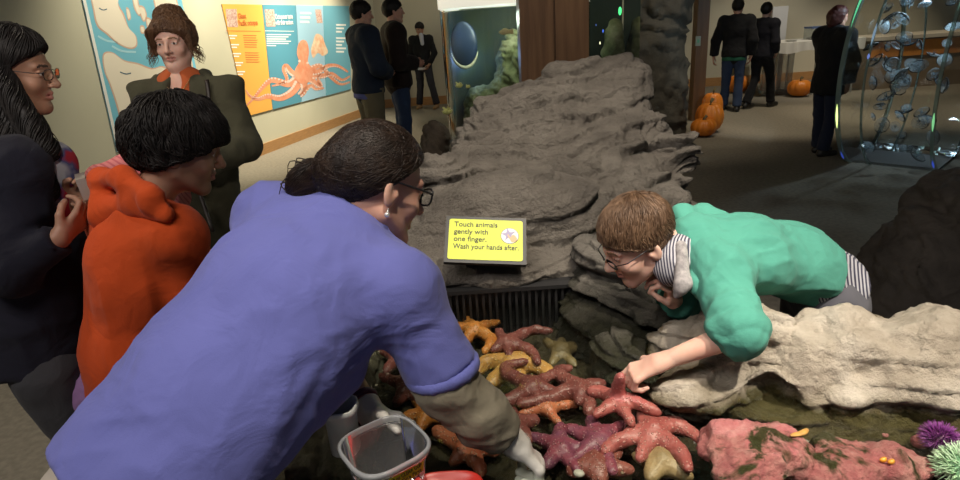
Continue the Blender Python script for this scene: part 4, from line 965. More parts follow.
for i in range(N_):
    x0_ = txm - thw - .02 + (2 * thw + .04) * i / N_; x1_ = txm - thw - .02 + (2 * thw + .04) * (i + 1) / N_; s0 = .012 * math.sin(i * 1.3); s1 = .012 * math.sin((i + 1) * 1.3); d0 = .16 + .02 * math.sin(i * .35); d1 = .16 + .02 * math.sin((i + 1) * .35)
    for sgn in (-1, 1):
        cl.poly([(x0_, ty + sgn * .40, tz + .006), (x1_, ty + sgn * .40, tz + .006), (x1_, ty + sgn * (.405) + s1, tz - d1), (x0_, ty + sgn * (.405) + s0, tz - d0)])
    cl.poly([(x0_, ty - .40, tz + .006), (x1_, ty - .40, tz + .006), (x1_, ty + .40, tz + .006), (x0_, ty + .40, tz + .006)])
tag(cl.obj('tablecloth', mat('cloth_white', (.78, .76, .70), .8), None, True), 'white cloth draped over the long display table', 'tablecloth')
gc = P(797, 48, 11.3); cs = thing('display_case', (gc[0], ty, tz + .006), 'small clear display case with a blue lid on the white table', 'case')
MB().box((gc[0], ty, tz + .10), (.13, .13, .09)).obj('case_body', glassmat('case_glass', (.85, .9, .9), 1, .03, 1.4, haze=.2, hazec=(.6, .6, .6)), cs); MB().box((gc[0], ty, tz + .205), (.135, .135, .014)).obj('lid', mat('lid_blue', (.08, .13, .28), .4), cs); MB().box((gc[0], ty, tz + .025), (.10, .10, .012)).obj('tray', mat('tray_grey', (.45, .43, .40), .6), cs)
gc = P(772, 60, 11.5); ds = thing('display_stand', (gc[0], ty + .55, 0), 'tall frosted display stand rising behind the white table', 'stand')
MB().box((gc[0], ty + .65, .75), (.14, .10, .75)).obj('column', mat('frosted_stand', (.55, .56, .58), .4), ds); MB().box((gc[0], ty + .65, .02), (.2, .16, .02)).obj('base', mat('stand_base', (.4, .4, .42), .4), ds)
q = P(774, 51, 11.2); o = MB(); o.lathe((q[0], ty - .15, tz + .006), [(.001, 0), (.05, 0), (.10, .02), (.105, .022), (.05, .012), (.001, .01)], 20); tag(o.obj('dish', mat('dish_white', (.7, .7, .66), .4), None, True), 'small white dish on the table left of the display case', 'dish')
# hanging cord on the back wall
q0 = P(806, -14, 12.0); pts_ = [(q0[0], 12.975, 2.7), (q0[0] + .02, 12.975, 2.1), (q0[0] - .04, 12.975, 1.75), (q0[0] + .03, 12.975, 1.62), (q0[0] + .04, 12.975, 1.8)]
tag(MB().tube(cat(pts_, 5), .008, 6).obj('hanging_cord', mat('cord_dark', (.12, .11, .09), .7), None, True), 'thin dark cord hanging on the back wall above the table', 'cord')

# ------------------------------------------------------------------ jellyfish drum
ca = V(4.12, 6.36, .90); cb = V(4.63, 5.80, .90); cz = .90; R0 = .96; adir = nrm(cb - ca); pin = V(-adir[1], adir[0], 0); pin = pin if pin[0] > 0 else -pin
dr = thing('jellyfish_tank', ((ca + cb) / 2 * V(1, 1, 0)), 'big clear drum shaped tank of moon jellies standing at the right', 'aquarium')
def circ(c, r, n=96): return [c + r * (math.cos(2 * math.pi * i / n) * pin + math.sin(2 * math.pi * i / n) * V(0, 0, 1)) for i in range(n)]
def band(c0, c1, r0, r1, mb, n=96, keep=lambda p: True, mi=0):
    A = circ(c0, r0, n); B = circ(c1, r1, n)
    for i in range(n):
        j = (i + 1) % n; q = [A[i], A[j], B[j], B[i]]
        q = [V(p[0], p[1], max(p[2], .012)) for p in q]
        if keep(sum(q) / 4): mb.poly(q, mi)
JG = glassmat('drum_acrylic', (.965, .985, .975), 1, .015, 1.30)
b = MB(); band(ca, cb, R0, R0, b); o = b.obj('drum_wall', JG, dr, True)
b = MB(); A = [V(p[0], p[1], max(p[2], .012)) for p in circ(ca, R0)]; b.poly(A); b.obj('rear_pane', JG, dr)
b = MB(); A = [V(p[0], p[1], max(p[2], .012)) for p in circ(cb, R0)]; b.poly(A); b.obj('front_pane', JG, dr)
EDG = glassmat('acrylic_edge', (.45, .55, .50), 1, .05, 1.5, haze=.5, hazec=(.34, .46, .42))
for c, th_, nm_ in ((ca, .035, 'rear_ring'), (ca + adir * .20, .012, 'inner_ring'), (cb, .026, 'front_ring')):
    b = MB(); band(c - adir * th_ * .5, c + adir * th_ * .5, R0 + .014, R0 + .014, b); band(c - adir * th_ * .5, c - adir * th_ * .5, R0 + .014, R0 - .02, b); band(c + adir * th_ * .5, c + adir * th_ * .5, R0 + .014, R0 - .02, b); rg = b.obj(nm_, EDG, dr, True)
    # coloured highlights on the rims, put in as emission
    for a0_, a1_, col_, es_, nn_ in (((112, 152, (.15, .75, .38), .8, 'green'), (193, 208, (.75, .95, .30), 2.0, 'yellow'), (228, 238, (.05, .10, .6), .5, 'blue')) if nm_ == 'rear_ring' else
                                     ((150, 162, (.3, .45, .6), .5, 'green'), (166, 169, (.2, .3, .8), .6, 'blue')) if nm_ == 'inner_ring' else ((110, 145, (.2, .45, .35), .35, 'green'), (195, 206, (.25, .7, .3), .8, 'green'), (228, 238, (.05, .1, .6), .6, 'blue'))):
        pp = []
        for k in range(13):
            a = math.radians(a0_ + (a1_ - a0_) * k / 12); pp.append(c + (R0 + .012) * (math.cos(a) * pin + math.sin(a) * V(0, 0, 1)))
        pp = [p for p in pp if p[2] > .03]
        if len(pp) > 3: k = len(pp); o = MB().tube(pp, [.002 + .008 * math.sin(math.pi * i / (k - 1)) for i in range(k)], 6).obj('edge_highlight', mat('glow_' + nn_, col_, .4, emit=col_, es=es_), rg, True)
b = MB(); b.box(((ca + cb) / 2)[:2].tolist() + [.012], (.30, .38, .012), 0, np.stack([pin, adir, V(0, 0, 1)], 1)); b.obj('base', mat('drum_base', (.05, .05, .05), .6), dr)
JEL = glassmat('jelly', (.97, .98, .99), .1, .5, 1.1, haze=.16, hazec=(.62, .76, .82)); JEC = glassmat('jelly_gonad', (.9, .92, .95), .1, .4, 1.1, haze=.42, hazec=(.62, .74, .80))
rs = np.random.RandomState(21); kj = 0; pos = []
jc = None
def jelly(c, r, ax):
    root = thing('moon_jelly', c, 'translucent pale moon jelly drifting in the drum tank', 'jellyfish', 'moon jellies in the drum tank'); R_ = headframe(np.cross(ax, (0, .3, 1)), ax)
    T = lambda x, y, z: c + R_ @ V(x, y, z); vs = []; n = 20; prof = [(.02, .34), (.45, .29), (.8, .14), (1.0, -.06), (.97, -.10), (.75, .02), (.4, .14), (.02, .2)]
    b = MB(); vs = [T(r * a * math.cos(2 * math.pi * j / n) * (1 - .04 * (j % 2)), r * a * math.sin(2 * math.pi * j / n) * (1 - .04 * (j % 2)), r * z) for a, z in prof for j in range(n)]
    b.add(vs, [(i * n + j, i * n + (j + 1) % n, (i + 1) * n + (j + 1) % n, (i + 1) * n + j) for i in range(len(prof) - 1) for j in range(n)]); b.obj('bell', JEL, root, True)
    g = MB()
    for k in range(4):
        a = math.pi / 4 + k * math.pi / 2; cc = V(.32 * math.cos(a), .32 * math.sin(a), .24)
        g.tube([T(*(r * (cc + V(.17 * math.cos(t), .17 * math.sin(t), 0)))) for t in np.linspace(0, 2 * math.pi, 11)], r * .05, 5, cap=False)
    for k in range(4): a = k * math.pi / 2; g.tube([T(0, 0, r * .1), T(r * .15 * math.cos(a), r * .15 * math.sin(a), -r * .3), T(r * .25 * math.cos(a + .4), r * .25 * math.sin(a + .4), -r * .7)], [r * .06, r * .04, r * .01], 5)
    g.obj('mouth_arms', JEC, root, True)
while kj < 58:
    t = rs.uniform(.08, .92); ro = R0 * .90 * math.sqrt(rs.uniform(0, 1)); an = rs.uniform(0, 6.28)
    c = ca + (cb - ca) * t + ro * (math.cos(an) * pin + math.sin(an) * V(0, 0, 1))
    if c[2] < .12 or c[2] > 1.75: continue
    xp = c - CAM; d_ = xp @ FW; px = 480 + F * (xp @ RT) / d_
    if px > 975: continue
    if any(np.linalg.norm(c - o_) < .12 for o_ in pos): continue
    pos.append(c); kj += 1; jelly(c, rs.uniform(.045, .085), nrm(rs.normal(size=3)))

# ================================================================== PEOPLE
def cloth(name, c, c2=None, rough=.88, bs=260, bst=.35, sheen=.05, ns=3):
    m = mat(name, c, rough, c2, ns, sheen=sheen, spec=.2); nt = m.node_tree; b = nt.nodes['Principled BSDF']
    f, _ = noisen(nt, 11, 3, .45, dist=.7); g, _ = noisen(nt, bs, 2, .5); ad = nt.nodes.new('ShaderNodeMath'); ad.operation = 'MULTIPLY_ADD'; nt.links.new(g, ad.inputs[0]); ad.inputs[1].default_value = .12 * bst; nt.links.new(f, ad.inputs[2])
    bump(nt, b, ad.outputs[0], .55, .019); return m
FRAME = mat('glasses_frame', (.012, .012, .016), .3); LENS = glassmat('glasses_lens', (.97, .98, .98), .8, .03, 1.07)
def legs_from(J, s, spread=.09, hipz=None, feet=None, toe=(0, 1, 0), floor=0.0, kneef=.04):
    """hang the legs from the pelvis to the floor"""
    sd = nrm(V(J['side'][0], J['side'][1], 0)); J['toe'] = nrm(toe)
    for q, k in ((-1, 'L'), (1, 'R')):
        J['hip' + k] = J['pel'] + sd * q * .085 * s + V(0, 0, -.04) * s
        an = (feet[k] if feet else V(J['pel'][0], J['pel'][1], 0) + sd * q * spread); J['an' + k] = V(an[0], an[1], floor + .085 * s)
        m = (J['hip' + k] + J['an' + k]) / 2; J['kn' + k] = m + J['toe'] * kneef

# ---- volunteer in the blue polo shirt
POLO = cloth('polo_blue', (.150, .165, .47), (.135, .150, .43), .9, 420, .35, .12, 5)
J = dict(pel=P(168, 462, 1.08), waist=P(218, 385, 1.11), chest=P(285, 300, 1.16), neck=P(346, 226, 1.24), shR=P(396, 290, 1.17), shL=P(276, 222, 1.33),
         elR=P(448, 388, 1.20), wrR=P(514, 443, 1.24), elL=P(330, 352, 1.38), wrL=P(370, 412, 1.25), head=P(378, 187, 1.24), s=.98)
J['side'] = nrm(J['shR'] - J['shL']); J['R'] = headframe((.74, .46, -.40), (-.22, .02, 1))
legs_from(J, .98, .10, toe=(.5, .85, 0), kneef=-.02)
palm_down = V(0, 0, -1)
root = person(J, 'woman bending over the pool in a blue polo shirt with a dark ponytail and glasses', SKIN, .008, .003, hands=('R', 'L'), head_s=.98,
              handspec=dict(R=dict(d=P(548, 472, 1.26) - J['wrR'], pn=P(500, 490, 1.26) - J['wrR'], t=V(0, .8, .3), s=.86, curl=1.0, thumb=.9), L=dict(d=P(436, 432, 1.22) - J['wrL'], pn=V(0, -.9, -.6), t=V(.2, -.5, .8), s=.80, curl=.3, thumb=.4)))
ups = nrm(np.cross(J['side'], J['neck'] - J['pel']))  # out of the back or front
if ups[2] < 0: ups = -ups
g = .030; s_ = .98
pel2 = P(150, 478, 1.06)
pr = [Cn(P(134, 498, 1.05), J['waist'], .188, .170, J['side'], .76, .05, fa=True), Cn(J['waist'], J['chest'], .172, .170, J['side'], .74, .05), Cn(J['chest'], J['chest'] + (J['neck'] - J['chest']) * .6, .170, .125, J['side'], .66, .05), Cn(P(232, 425, 1.12), P(318, 352, 1.17), .10, .09, sm=.08),
      Cn(J['chest'], J['shR'], .10, .070, sm=.06), Cn(J['chest'], J['shL'], .11, .074, sm=.06), Cn(J['chest'] + (J['neck'] - J['chest']) * .75, J['shR'], .065, .066, sm=.05), Cn(J['chest'] + (J['neck'] - J['chest']) * .75, J['shL'], .07, .074, sm=.05),
      Cn(J['chest'], J['neck'], .10, .068, sm=.04, fb=True)]
pr += [Cn(J['shR'], P(444, 370, 1.20), .067, .067, sm=.04, fb=True), Cn(J['shL'], J['shL'] + (J['elL'] - J['shL']) * .75, .07, .068, sm=.04, fb=True)]
tor = nrm(J['neck'] - J['pel'])
def polo_d(v):
    w_ = np.stack([noise(v * 5 + 7), noise(v * 5 + 31), noise(v * 5 + 53)], 1) * .09; q = (v + w_) * V(7, 7, 10); return .0044 * ridge(q * .9, 2) + .006 * noise(v * 4.0 + 3) + .0022 * ridge((v + w_) * 13 + 5, 1)
blob('polo_shirt', [(pr, .0065)], POLO, root, disp=polo_d, it=2)
co = [Cn(J['neck'] - tor * .012, J['neck'] + tor * .022, .073, .066, sm=.01, fa=True, fb=True)]
blob('collar', [(co, .0045)], POLO, root, disp=lambda v: .002 * noise(v * 25))
# sleeve hem and shirt hem bands
rb = [Cn(P(442.5, 365, 1.196), P(444.6, 371.5, 1.2008), .0695, .0695, sm=.004, fa=True, fb=True)]; blob('sleeve_hem', [(rb, .004)], POLO, root, disp=polo_d)
OLV = cloth('sleeve_olive', (.22, .195, .14), (.185, .165, .12), .95, 160, .5)
w7 = J['elR'] + (J['wrR'] - J['elR']) * .86
pr = [Cn(P(432, 350, 1.19), J['elR'], .055, .055, sm=.03), Cn(J['elR'], J['elR'] + (w7 - J['elR']) * .55, .056, .052, sm=.03), Cn(J['elR'] + (w7 - J['elR']) * .55, w7, .052, .041, sm=.03, fb=True)]
blob('undershirt_sleeve', [(pr, .0045)], OLV, root, disp=lambda v: .0045 * ridge(v * V(11, 11, 26) + 3, 2) + .002 * noise(v * 40))
GLV = mat('latex_glove', (.78, .76, .70), .38, (.70, .68, .62), 20, bs=60, bst=.3, spec=.5)
for k in 'RL':
    sp = dict(R=dict(d=P(548, 472, 1.26) - J['wrR'], pn=P(500, 490, 1.26) - J['wrR'], t=V(0, .8, .3), s=.86, curl=1.0, thumb=.9), L=dict(d=P(436, 432, 1.22) - J['wrL'], pn=V(0, -.9, -.6), t=V(.2, -.5, .8), s=.80, curl=.3, thumb=.4))[k]
    hp = handprims(J['wr' + k], sp['d'], sp['pn'], sp['t'], s=sp['s'], curl=sp['curl'], thumb=sp['thumb'])
    for q in hp: q['ra'] += .0022; q['rb'] += .0022
    d = nrm(J['wr' + k] - J['el' + k]); hp.append(Cn(J['wr' + k] - d * .022, J['wr' + k] + d * .01, .0315, .029, sm=.01, fa=True)); blob('glove', [(hp, .0032)], GLV, root, disp=lambda v: .001 * noise(v * 70))
dl = nrm(J['wrL'] - J['elL']); BAND = mat('wristband_purple', (.07, .015, .045), .5)
blob('wristband', [([Cn(J['wrL'] - dl * .040, J['wrL'] - dl * .028, .034, .034, sm=.003, fa=True, fb=True)], .003)], BAND, root)
TRO = cloth('trousers_beige', (.44, .40, .34), (.38, .34, .29), .9, 200, .3)
blob('trousers', [(legprims(J, .014, .98, flare=.03) + [El(J['pel'] + V(-.06, -.05, -.06), (.15, .13, .14), None, .05)], .010)], TRO, root, disp=folds(.006, 8))
shoes(J, mat('shoe_black', (.02, .02, .02), .5), root, 1)
R_ = J['R']; c = J['head']; s = .98
hb_ = blob('hair', [(hairshell(c, R_, s, .013, (lambda T, s: El(T(0, -.085, .01), (.055, .035, .05), None, .03),), plane=(.95, .012)), .0035)], H_DKBR, root, disp=lambda v: .0010 * noise(((v - c) @ R_) * V(60, 15, 60)))
grow('hair_strands', hb_, root, c, R_, s, H_DKBR, lambda l: V(-l[0] * 1.2, -.13 - l[1], .0 - l[2]), 4200, .085, .0016, .0022, 8, 2, .07)
T = lambda x, y, z: c + R_ @ (V(x, y, z) * s)
rs = np.random.RandomState(9); paths = []; rr_ = []
kn = P(340, 180, 1.265)
for i in range(70):
    a = rs.normal(size=3) * V(.014, .014, .016); e = P(rs.uniform(284, 312), rs.uniform(172, 208), 1.24) + a * .4
    paths.append(cat([P(322, 178, 1.26) + a, P(306, 178, 1.26) + a * 1.3, e], 4)); rr_.append(rs.uniform(.0012, .002))
pt_ = blob('ponytail', [([Cn(T(0, -.09, .01), P(318, 180, 1.265), .034, .036, sm=.03), El(P(312, 184, 1.26), (.050, .042, .040), None, .03), Cn(P(316, 186, 1.25), P(336, 204, 1.235), .028, .014, sm=.02)], .004)], H_DKBR, root, disp=lambda v: .0015 * noise(v * 70))
strands('loose_strands', paths, rr_, H_DKBR, pt_)
fd_ = R_.T @ nrm(P(296, 200, 1.24) - P(338, 180, 1.26)); grow('ponytail_strands', pt_, root, c, R_, s, H_DKBR, lambda l: fd_, 2200, .06, .0017, .003, 7, 22, .12, tipout=.003)
glasses(c, R_, s, FRAME, LENS, root, .027, .018, .0022, .002)
blob('earring', [([El(T(.080, -.008, -.055), .0055, None, .003), Cn(T(.080, -.008, -.042), T(.080, -.008, -.052), .0015, sm=.002)], .0014)], mat('earring_silver', (.8, .8, .78), .25, metal=.6), root)

# ---- boy in the teal sweatshirt
TEAL = cloth('sweatshirt_teal', (.085, .32, .25), (.072, .28, .22), .95, 300, .4)
s = .80
J = dict(pel=P(822, 286, 1.76), waist=P(796, 262, 1.70), chest=P(745, 252, 1.60), neck=P(690, 242, 1.57), shL=P(718, 272, 1.48), shR=P(700, 236, 1.72), elL=P(737, 334, 1.37), wrL=P(661, 362, 1.42), elR=P(680, 300, 1.74), wrR=P(672, 300, 1.62), head=P(637, 240, 1.55), s=s)
J['side'] = nrm(J['shR'] - J['shL']); HSZ = .93; J['R'] = headframe((-.86, -.16, -.46), (-.30, -.10, 1))
legs_from(J, s, .09, toe=(-.5, -.85, 0), kneef=.03); 
for k in 'LR': J['an' + k] = J['an' + k] + V(.18, .05, 0)
hsp = dict(L=dict(d=P(628, 376, 1.45) - J['wrL'], pn=V(-.1, .25, -1), t=V(-.2, 1.0, .35), s=.84, curl=.85, curls=[.55, .95, 1.05, 1.1], thumb=.8), R=dict(d=P(666, 276, 1.56) - J['wrR'], pn=V(-.8, 0, .3), t=V(0, -1, 0), s=.78, curl=.9, thumb=.8))
BRB = mat('eyebrow_brown', (.20, .11, .06), .9)
root = person(J, 'boy in a teal sweatshirt leaning over the rim rock to touch a sea star', SKINL, .007, .003, head_s=HSZ, handspec=hsp, chub=.004, brow=BRB)
pr = [Cn(P(803, 266, 1.72), J['waist'], .122, .118, J['side'], .80, .04, fa=True), Cn(J['waist'], J['chest'], .115, .118, J['side'], .76, .04), Cn(J['chest'], J['chest'] + (J['neck'] - J['chest']) * .7, .118, .08, J['side'], .70, .04),
      Cn(J['chest'], J['shL'], .07, .060, sm=.05), Cn(J['chest'], J['shR'], .07, .055, sm=.05), Cn(J['neck'], J['shL'], .055, .056, sm=.05), Cn(J['neck'], J['shR'], .05, .05, sm=.05),
      Cn(J['shL'], J['elL'] + V(0, 0, .012), .062, .056, sm=.03), Cn(J['elL'] + V(0, 0, .012), J['elL'] + (J['wrL'] - J['elL']) * .20, .060, .052, sm=.02, fb=True),
      Cn(J['shR'], J['elR'], .062, .055, sm=.03), Cn(J['elR'], J['wrR'] + (J['elR'] - J['wrR']) * .3, .052, .045, sm=.02, fb=True)]
axs = nrm(J['elL'] - J['shL'])
def teal_d(v):
    q = v * V(7, 9, 7); w2 = np.stack([noise(v * 6 + 7), noise(v * 6 + 31), noise(v * 6 + 53)], 1) * .08; d = .0055 * ridge((v + w2) * V(8, 11, 8) + 2, 2) + .003 * noise(v * 5) + .002 * ridge((v + w2) * 20, 2)
    t = ((v - J['shL']) @ axs) / .2; near = np.exp(-((t - .75) / .45) ** 2) * (np.linalg.norm(v - (J['shL'] + (J['elL'] - J['shL']) * .75), axis=1) < .16)
    w_ = ((v - J['shL']) @ axs) * 52 + 1.8 * noise(v * 11)
    return d + near * .0065 * (np.abs(np.sin(w_)) ** .7 - .4)
blob('sweatshirt', [(pr, .0055)], TEAL, root, disp=teal_d, it=2)
hd = [Cn(P(683, 218, 1.60), P(704, 218, 1.66), .028, .030, sm=.03), Cn(P(704, 218, 1.66), P(722, 232, 1.62), .030, .032, sm=.03), Cn(P(722, 226, 1.62), P(712, 262, 1.49), .032, .030, sm=.03), Cn(P(712, 262, 1.49), P(698, 290, 1.45), .028, .013, sm=.03), Cn(P(683, 212, 1.60), P(692, 248, 1.52), .018, .02, sm=.03), Cn(P(692, 248, 1.52), P(700, 282, 1.46), .02, .014, sm=.03), El(P(706, 234, 1.60), (.05, .05, .035), None, .03)]
blob('hood', [(hd, .0045)], TEAL, root, disp=lambda v: .004 * ridge(v * V(14, 10, 14) + 1, 2))
SCK = mat('shirt_check', (.42, .42, .44), .85); m, nt, b_ = newmat('shirt_stripe'); tcn = nt.nodes.new('ShaderNodeTexCoord'); wv = nt.nodes.new('ShaderNodeTexWave'); wv.inputs['Scale'].default_value = 42; mpn = nt.nodes.new('ShaderNodeMapping'); mpn.inputs['Rotation'].default_value = (0, .3, .55); nt.links.new(tcn.outputs['Object'], mpn.inputs[0]); nt.links.new(mpn.outputs[0], wv.inputs[0]); nt.links.new(ramp(nt, wv.outputs['Fac'], [(.4, (.045, .045, .075)), (.6, (.42, .42, .46))]), b_.inputs['Base Color']); b_.inputs['Roughness'].default_value = .9
STRP = m
blob('striped_shirt', [([Cn(P(798, 265, 1.71), P(834, 286, 1.76), .116, .118, J['side'], .80, .03, fb=True)], .006)], STRP, root, disp=lambda v: .004 * ridge(v * 14, 2))
blob('shirt_collar', [([Cn(P(676, 262, 1.53), J['neck'] + V(.01, 0, -.01), .060, .056, sm=.02)], .005)], STRP, root, disp=lambda v: .004 * ridge(v * 14, 2))
GRYF = mat('shirt_grey_check', (.38, .36, .36), .9, (.20, .19, .20), 70)
blob('collar', [([Cn(P(680, 246, 1.49), P(683, 284, 1.46), .014, .020, sm=.02), Cn(P(683, 284, 1.46), P(676, 296, 1.47), .018, .008, sm=.02)], .004)], GRYF, root, disp=lambda v: .003 * noise(v * 30))
blob('trousers', [(legprims(J, .014, s) , .009)], cloth('jeans_grey', (.10, .10, .12), (.14, .14, .16), .9), root, disp=folds(.006, 8))
shoes(J, mat('shoe_grey', (.06, .06, .06), .6), root, s)
c = J['head']; R_ = J['R']
hb_ = blob('hair', [(hairshell(c, R_, HSZ, .009, plane=(.62, .000)), .0035)], H_BROWN, root, disp=lambda v: .0015 * noise(v * 60))
def fl_(l):
    w = V(l[0] - .012, l[1] + .055, 0); r = np.linalg.norm(w) + .01; sw = V(-w[1], w[0], 0) / r * .5
    return w / r + sw + V(0, .5 if l[2] > .05 else .1, -.25 - 5 * max(0, .06 - l[2]))
grow('hair_strands', hb_, root, c, R_, HSZ, H_BROWN, fl_, 5600, .042, .0016, .0045, 6, 5, .09, tipout=.001)
glasses(c, R_, HSZ, FRAME, LENS, root, .024, .014, .0013, .000)

# ---- boy in the orange hooded sweatshirt
ORN = cloth('sweatshirt_orange', (.56, .075, .014), (.50, .062, .012), .92, 280, .35)
s = .86; J = dict(pel=P(130, 400, 1.74), waist=P(132, 350, 1.70), chest=P(138, 272, 1.64), neck=P(146, 212, 1.60), shR=P(176, 236, 1.56), shL=P(118, 222, 1.76), elR=P(182, 290, 1.62), wrR=P(222, 262, 1.76), elL=P(150, 300, 1.88), wrL=P(200, 280, 1.92), head=P(180, 148, 1.58), s=s)
J['side'] = nrm(V(.62, -.72, -.05)); J['R'] = headframe((.84, .36, -.30), (.05, 0, 1)); HSZ = .98
legs_from(J, s, .09, toe=(.75, .65, 0))
root = person(J, 'boy in an orange hooded sweatshirt with thick black hair looking down at the pool', SKINT, .008, .003, head_s=HSZ, chub=.003)
pr = [Cn(J['pel'] + V(0, 0, -.06), J['waist'], .150, .142, J['side'], .80, .05, fa=True), Cn(J['waist'], J['chest'], .142, .142, J['side'], .78, .05), Cn(J['chest'], J['neck'] + V(0, 0, -.02), .142, .088, J['side'], .75, .05, fb=True),
      Cn(J['chest'] + V(0, 0, .06), J['shR'], .08, .066, sm=.05), Cn(J['chest'] + V(0, 0, .06), J['shL'], .08, .066, sm=.05), Cn(J['neck'], J['shR'], .05, .062, sm=.05), Cn(J['neck'], J['shL'], .05, .062, sm=.05),
      Cn(J['shR'], J['elR'], .068, .058, sm=.02), Cn(J['elR'], J['wrR'], .058, .044, sm=.03, fb=True), Cn(J['shL'], J['elL'], .068, .058, sm=.03), Cn(J['elL'], J['wrL'], .058, .044, sm=.03, fb=True)]
blob('sweatshirt', [(pr, .0065)], ORN, root, disp=lambda v: .006 * ridge(v * V(9, 9, 4.0) + 1, 1) + .0035 * noise(v * 5 + 3) + .001 * ridge(v * 18, 1), it=2)
hd = [Cn(P(102, 180, 1.62), P(124, 178, 1.53), .022, .022, sm=.02), Cn(P(124, 178, 1.53), P(154, 196, 1.47), .024, .022, sm=.03), Cn(P(102, 180, 1.62), P(106, 214, 1.60), .026, .034, sm=.03), Cn(P(106, 214, 1.60), P(140, 202, 1.54), .032, .032, sm=.04), Cn(P(140, 202, 1.54), P(166, 214, 1.48), .032, .020, sm=.04), Cn(P(102, 180, 1.66), P(132, 186, 1.74), .024, .03, sm=.03), Cn(P(132, 186, 1.74), P(160, 205, 1.66), .03, .028, sm=.03), Cn(P(108, 205, 1.62), P(112, 232, 1.62), .03, .016, sm=.03), El(P(150, 203, 1.47), (.02, .02, .02), None, .02)]
blob('hood', [(hd, .0045)], ORN, root, disp=lambda v: .004 * ridge(v * V(11, 11, 11) + 4, 2))
blob('trousers', [(legprims(J, .016, s), .010)], cloth('jeans_dark', (.05, .055, .08)), root, disp=folds(.006, 8)); shoes(J, mat('shoe_white', (.5, .5, .5), .6), root, s)
c = J['head']; R_ = J['R']
HB_O = blob('hair', [(hairshell(c, R_, HSZ, .022, (lambda T, s: El(T(0, -.06, .01), (.08, .06, .07), None, .03),), plane=(.55, -.012)), .004)], H_BLACK, root, disp=lambda v: .006 * fbm(v * 28, 2))
grow('hair_strands', HB_O, root, c, R_, HSZ, H_BLACK, lambda l: V(l[0] * 9, l[1] * 7 + .45, -.6), 4200, .055, .0026, .008, 7, 8, .15, tipout=.004)

# ---- woman in the olive coat
s = 1.0; J = dict(pel=P(196, 205, 2.85), waist=P(195, 168, 2.80), chest=P(190, 125, 2.75), neck=P(181, 82, 2.72), shR=P(148, 98, 2.70), shL=P(228, 94, 2.72), elR=P(142, 150, 2.74), wrR=P(185, 165, 2.55), elL=P(246, 146, 2.70), wrL=P(212, 160, 2.52), head=P(174, 43, 2.69), s=.97)
J['side'] = V(-1, -.1, 0); J['R'] = headframe((.06, -.99, -.06), (-.03, 0, 1)); HSZ = .95
legs_from(J, 1.0, .09, toe=(.1, -1, 0)); 
root = person(J, 'woman in an olive coat over an orange top with pinned up brown hair', SKINL, .009, .0028, head_s=HSZ, brow=BRB)
COAT = cloth('coat_olive', (.062, .060, .038), (.045, .044, .028), .95, 120, .8); RUST = cloth('top_rust', (.42, .095, .03))
pr = [Cn(J['pel'] + V(0, 0, -.38), J['pel'], .20, .185, J['side'], .80, .05, fa=True), Cn(J['pel'], J['waist'], .185, .165, J['side'], .80, .05), Cn(J['waist'], J['chest'], .165, .172, J['side'], .76, .05), Cn(J['chest'], J['chest'] + (J['neck'] - J['chest']) * .6, .172, .12, J['side'], .70, .04),
      Cn(J['shR'], J['shL'], .058, .058, sm=.04), Cn(J['neck'] + V(-.07, 0, .0), J['shR'] + V(-.05, 0, .045), .03, .022, sm=.03), Cn(J['neck'] + V(.07, 0, .0), J['shL'] + V(.05, 0, .045), .03, .022, sm=.03),
      Cn(J['shR'], J['elR'], .058, .060, sm=.03), Cn(J['elR'], J['wrR'], .060, .055, sm=.03, fb=True), Cn(J['shL'], J['elL'], .058, .060, sm=.03), Cn(J['elL'], J['wrL'], .060, .055, sm=.03, fb=True), El(J['neck'] + V(.02, -.16, -.05), (.052, .20, .12), None, .02, 'sub')]
blob('coat', [(pr, .009)], COAT, root, disp=lambda v: .009 * ridge(v * V(6, 6, 6), 2) + .002 * noise(v * 30))
blob('top', [([Cn(J['chest'], J['neck'] + V(0, 0, -.05), .150, .125, J['side'], .70, .04), Cn(J['neck'] + V(.055, -.01, -.06), J['neck'] + V(.058, -.0, .022), .030, .016, sm=.02), Cn(J['neck'] + V(-.055, -.01, -.06), J['neck'] + V(-.06, -.0, .02), .030, .016, sm=.02), El(J['neck'] + V(0, -.13, .02), (.045, .1, .075), None, .02, 'sub')], .006)], RUST, root)
blob('collar', [([Cn(J['neck'] + V(-.10, .0, .02), J['neck'] + V(-.17, -.04, -.06), .022, .028, sm=.02), Cn(J['neck'] + V(.10, .02, .03), J['neck'] + V(.19, -.05, -.05), .022, .030, sm=.02), Cn(J['neck'] + V(-.10, .05, .02), J['neck'] + V(.10, .05, .02), .025, .025, sm=.02)], .007)], COAT, root)
PEN = J['neck'] + V(.035, -.125, -.06)
pn_ = MB().tube(cat([J['neck'] + V(-.055, -.02, .02), J['neck'] + V(-.03, -.08, -.01), PEN + V(-.01, .0, .012), PEN + V(.0, 0, .012), J['neck'] + V(.06, -.07, .0), J['neck'] + V(.062, -.02, .03)], 4), .0018, 5).obj('necklace', mat('chain_gold', (.6, .45, .2), .35, metal=.8), root, True)
blob('pendant', [([El(PEN, (.012, .004, .015), None, .003)], .002)], mat('pendant_teal', (.02, .28, .24), .3), pn_)
MB().tube(cat([J['shL'] + V(-.06, -.05, .07), J['shL'] + V(-.055, -.115, -.05), J['chest'] + V(.06, -.16, .0), J['waist'] + V(.07, -.17, 0), P(213, 232, 2.6)], 5), .009, 6, flat=.5).obj('bag_strap', mat('strap_dark', (.02, .014, .012), .5), root, True)
c = J['head']; R_ = J['R']; T = lambda x, y, z: c + R_ @ (V(x, y, z) * HSZ)
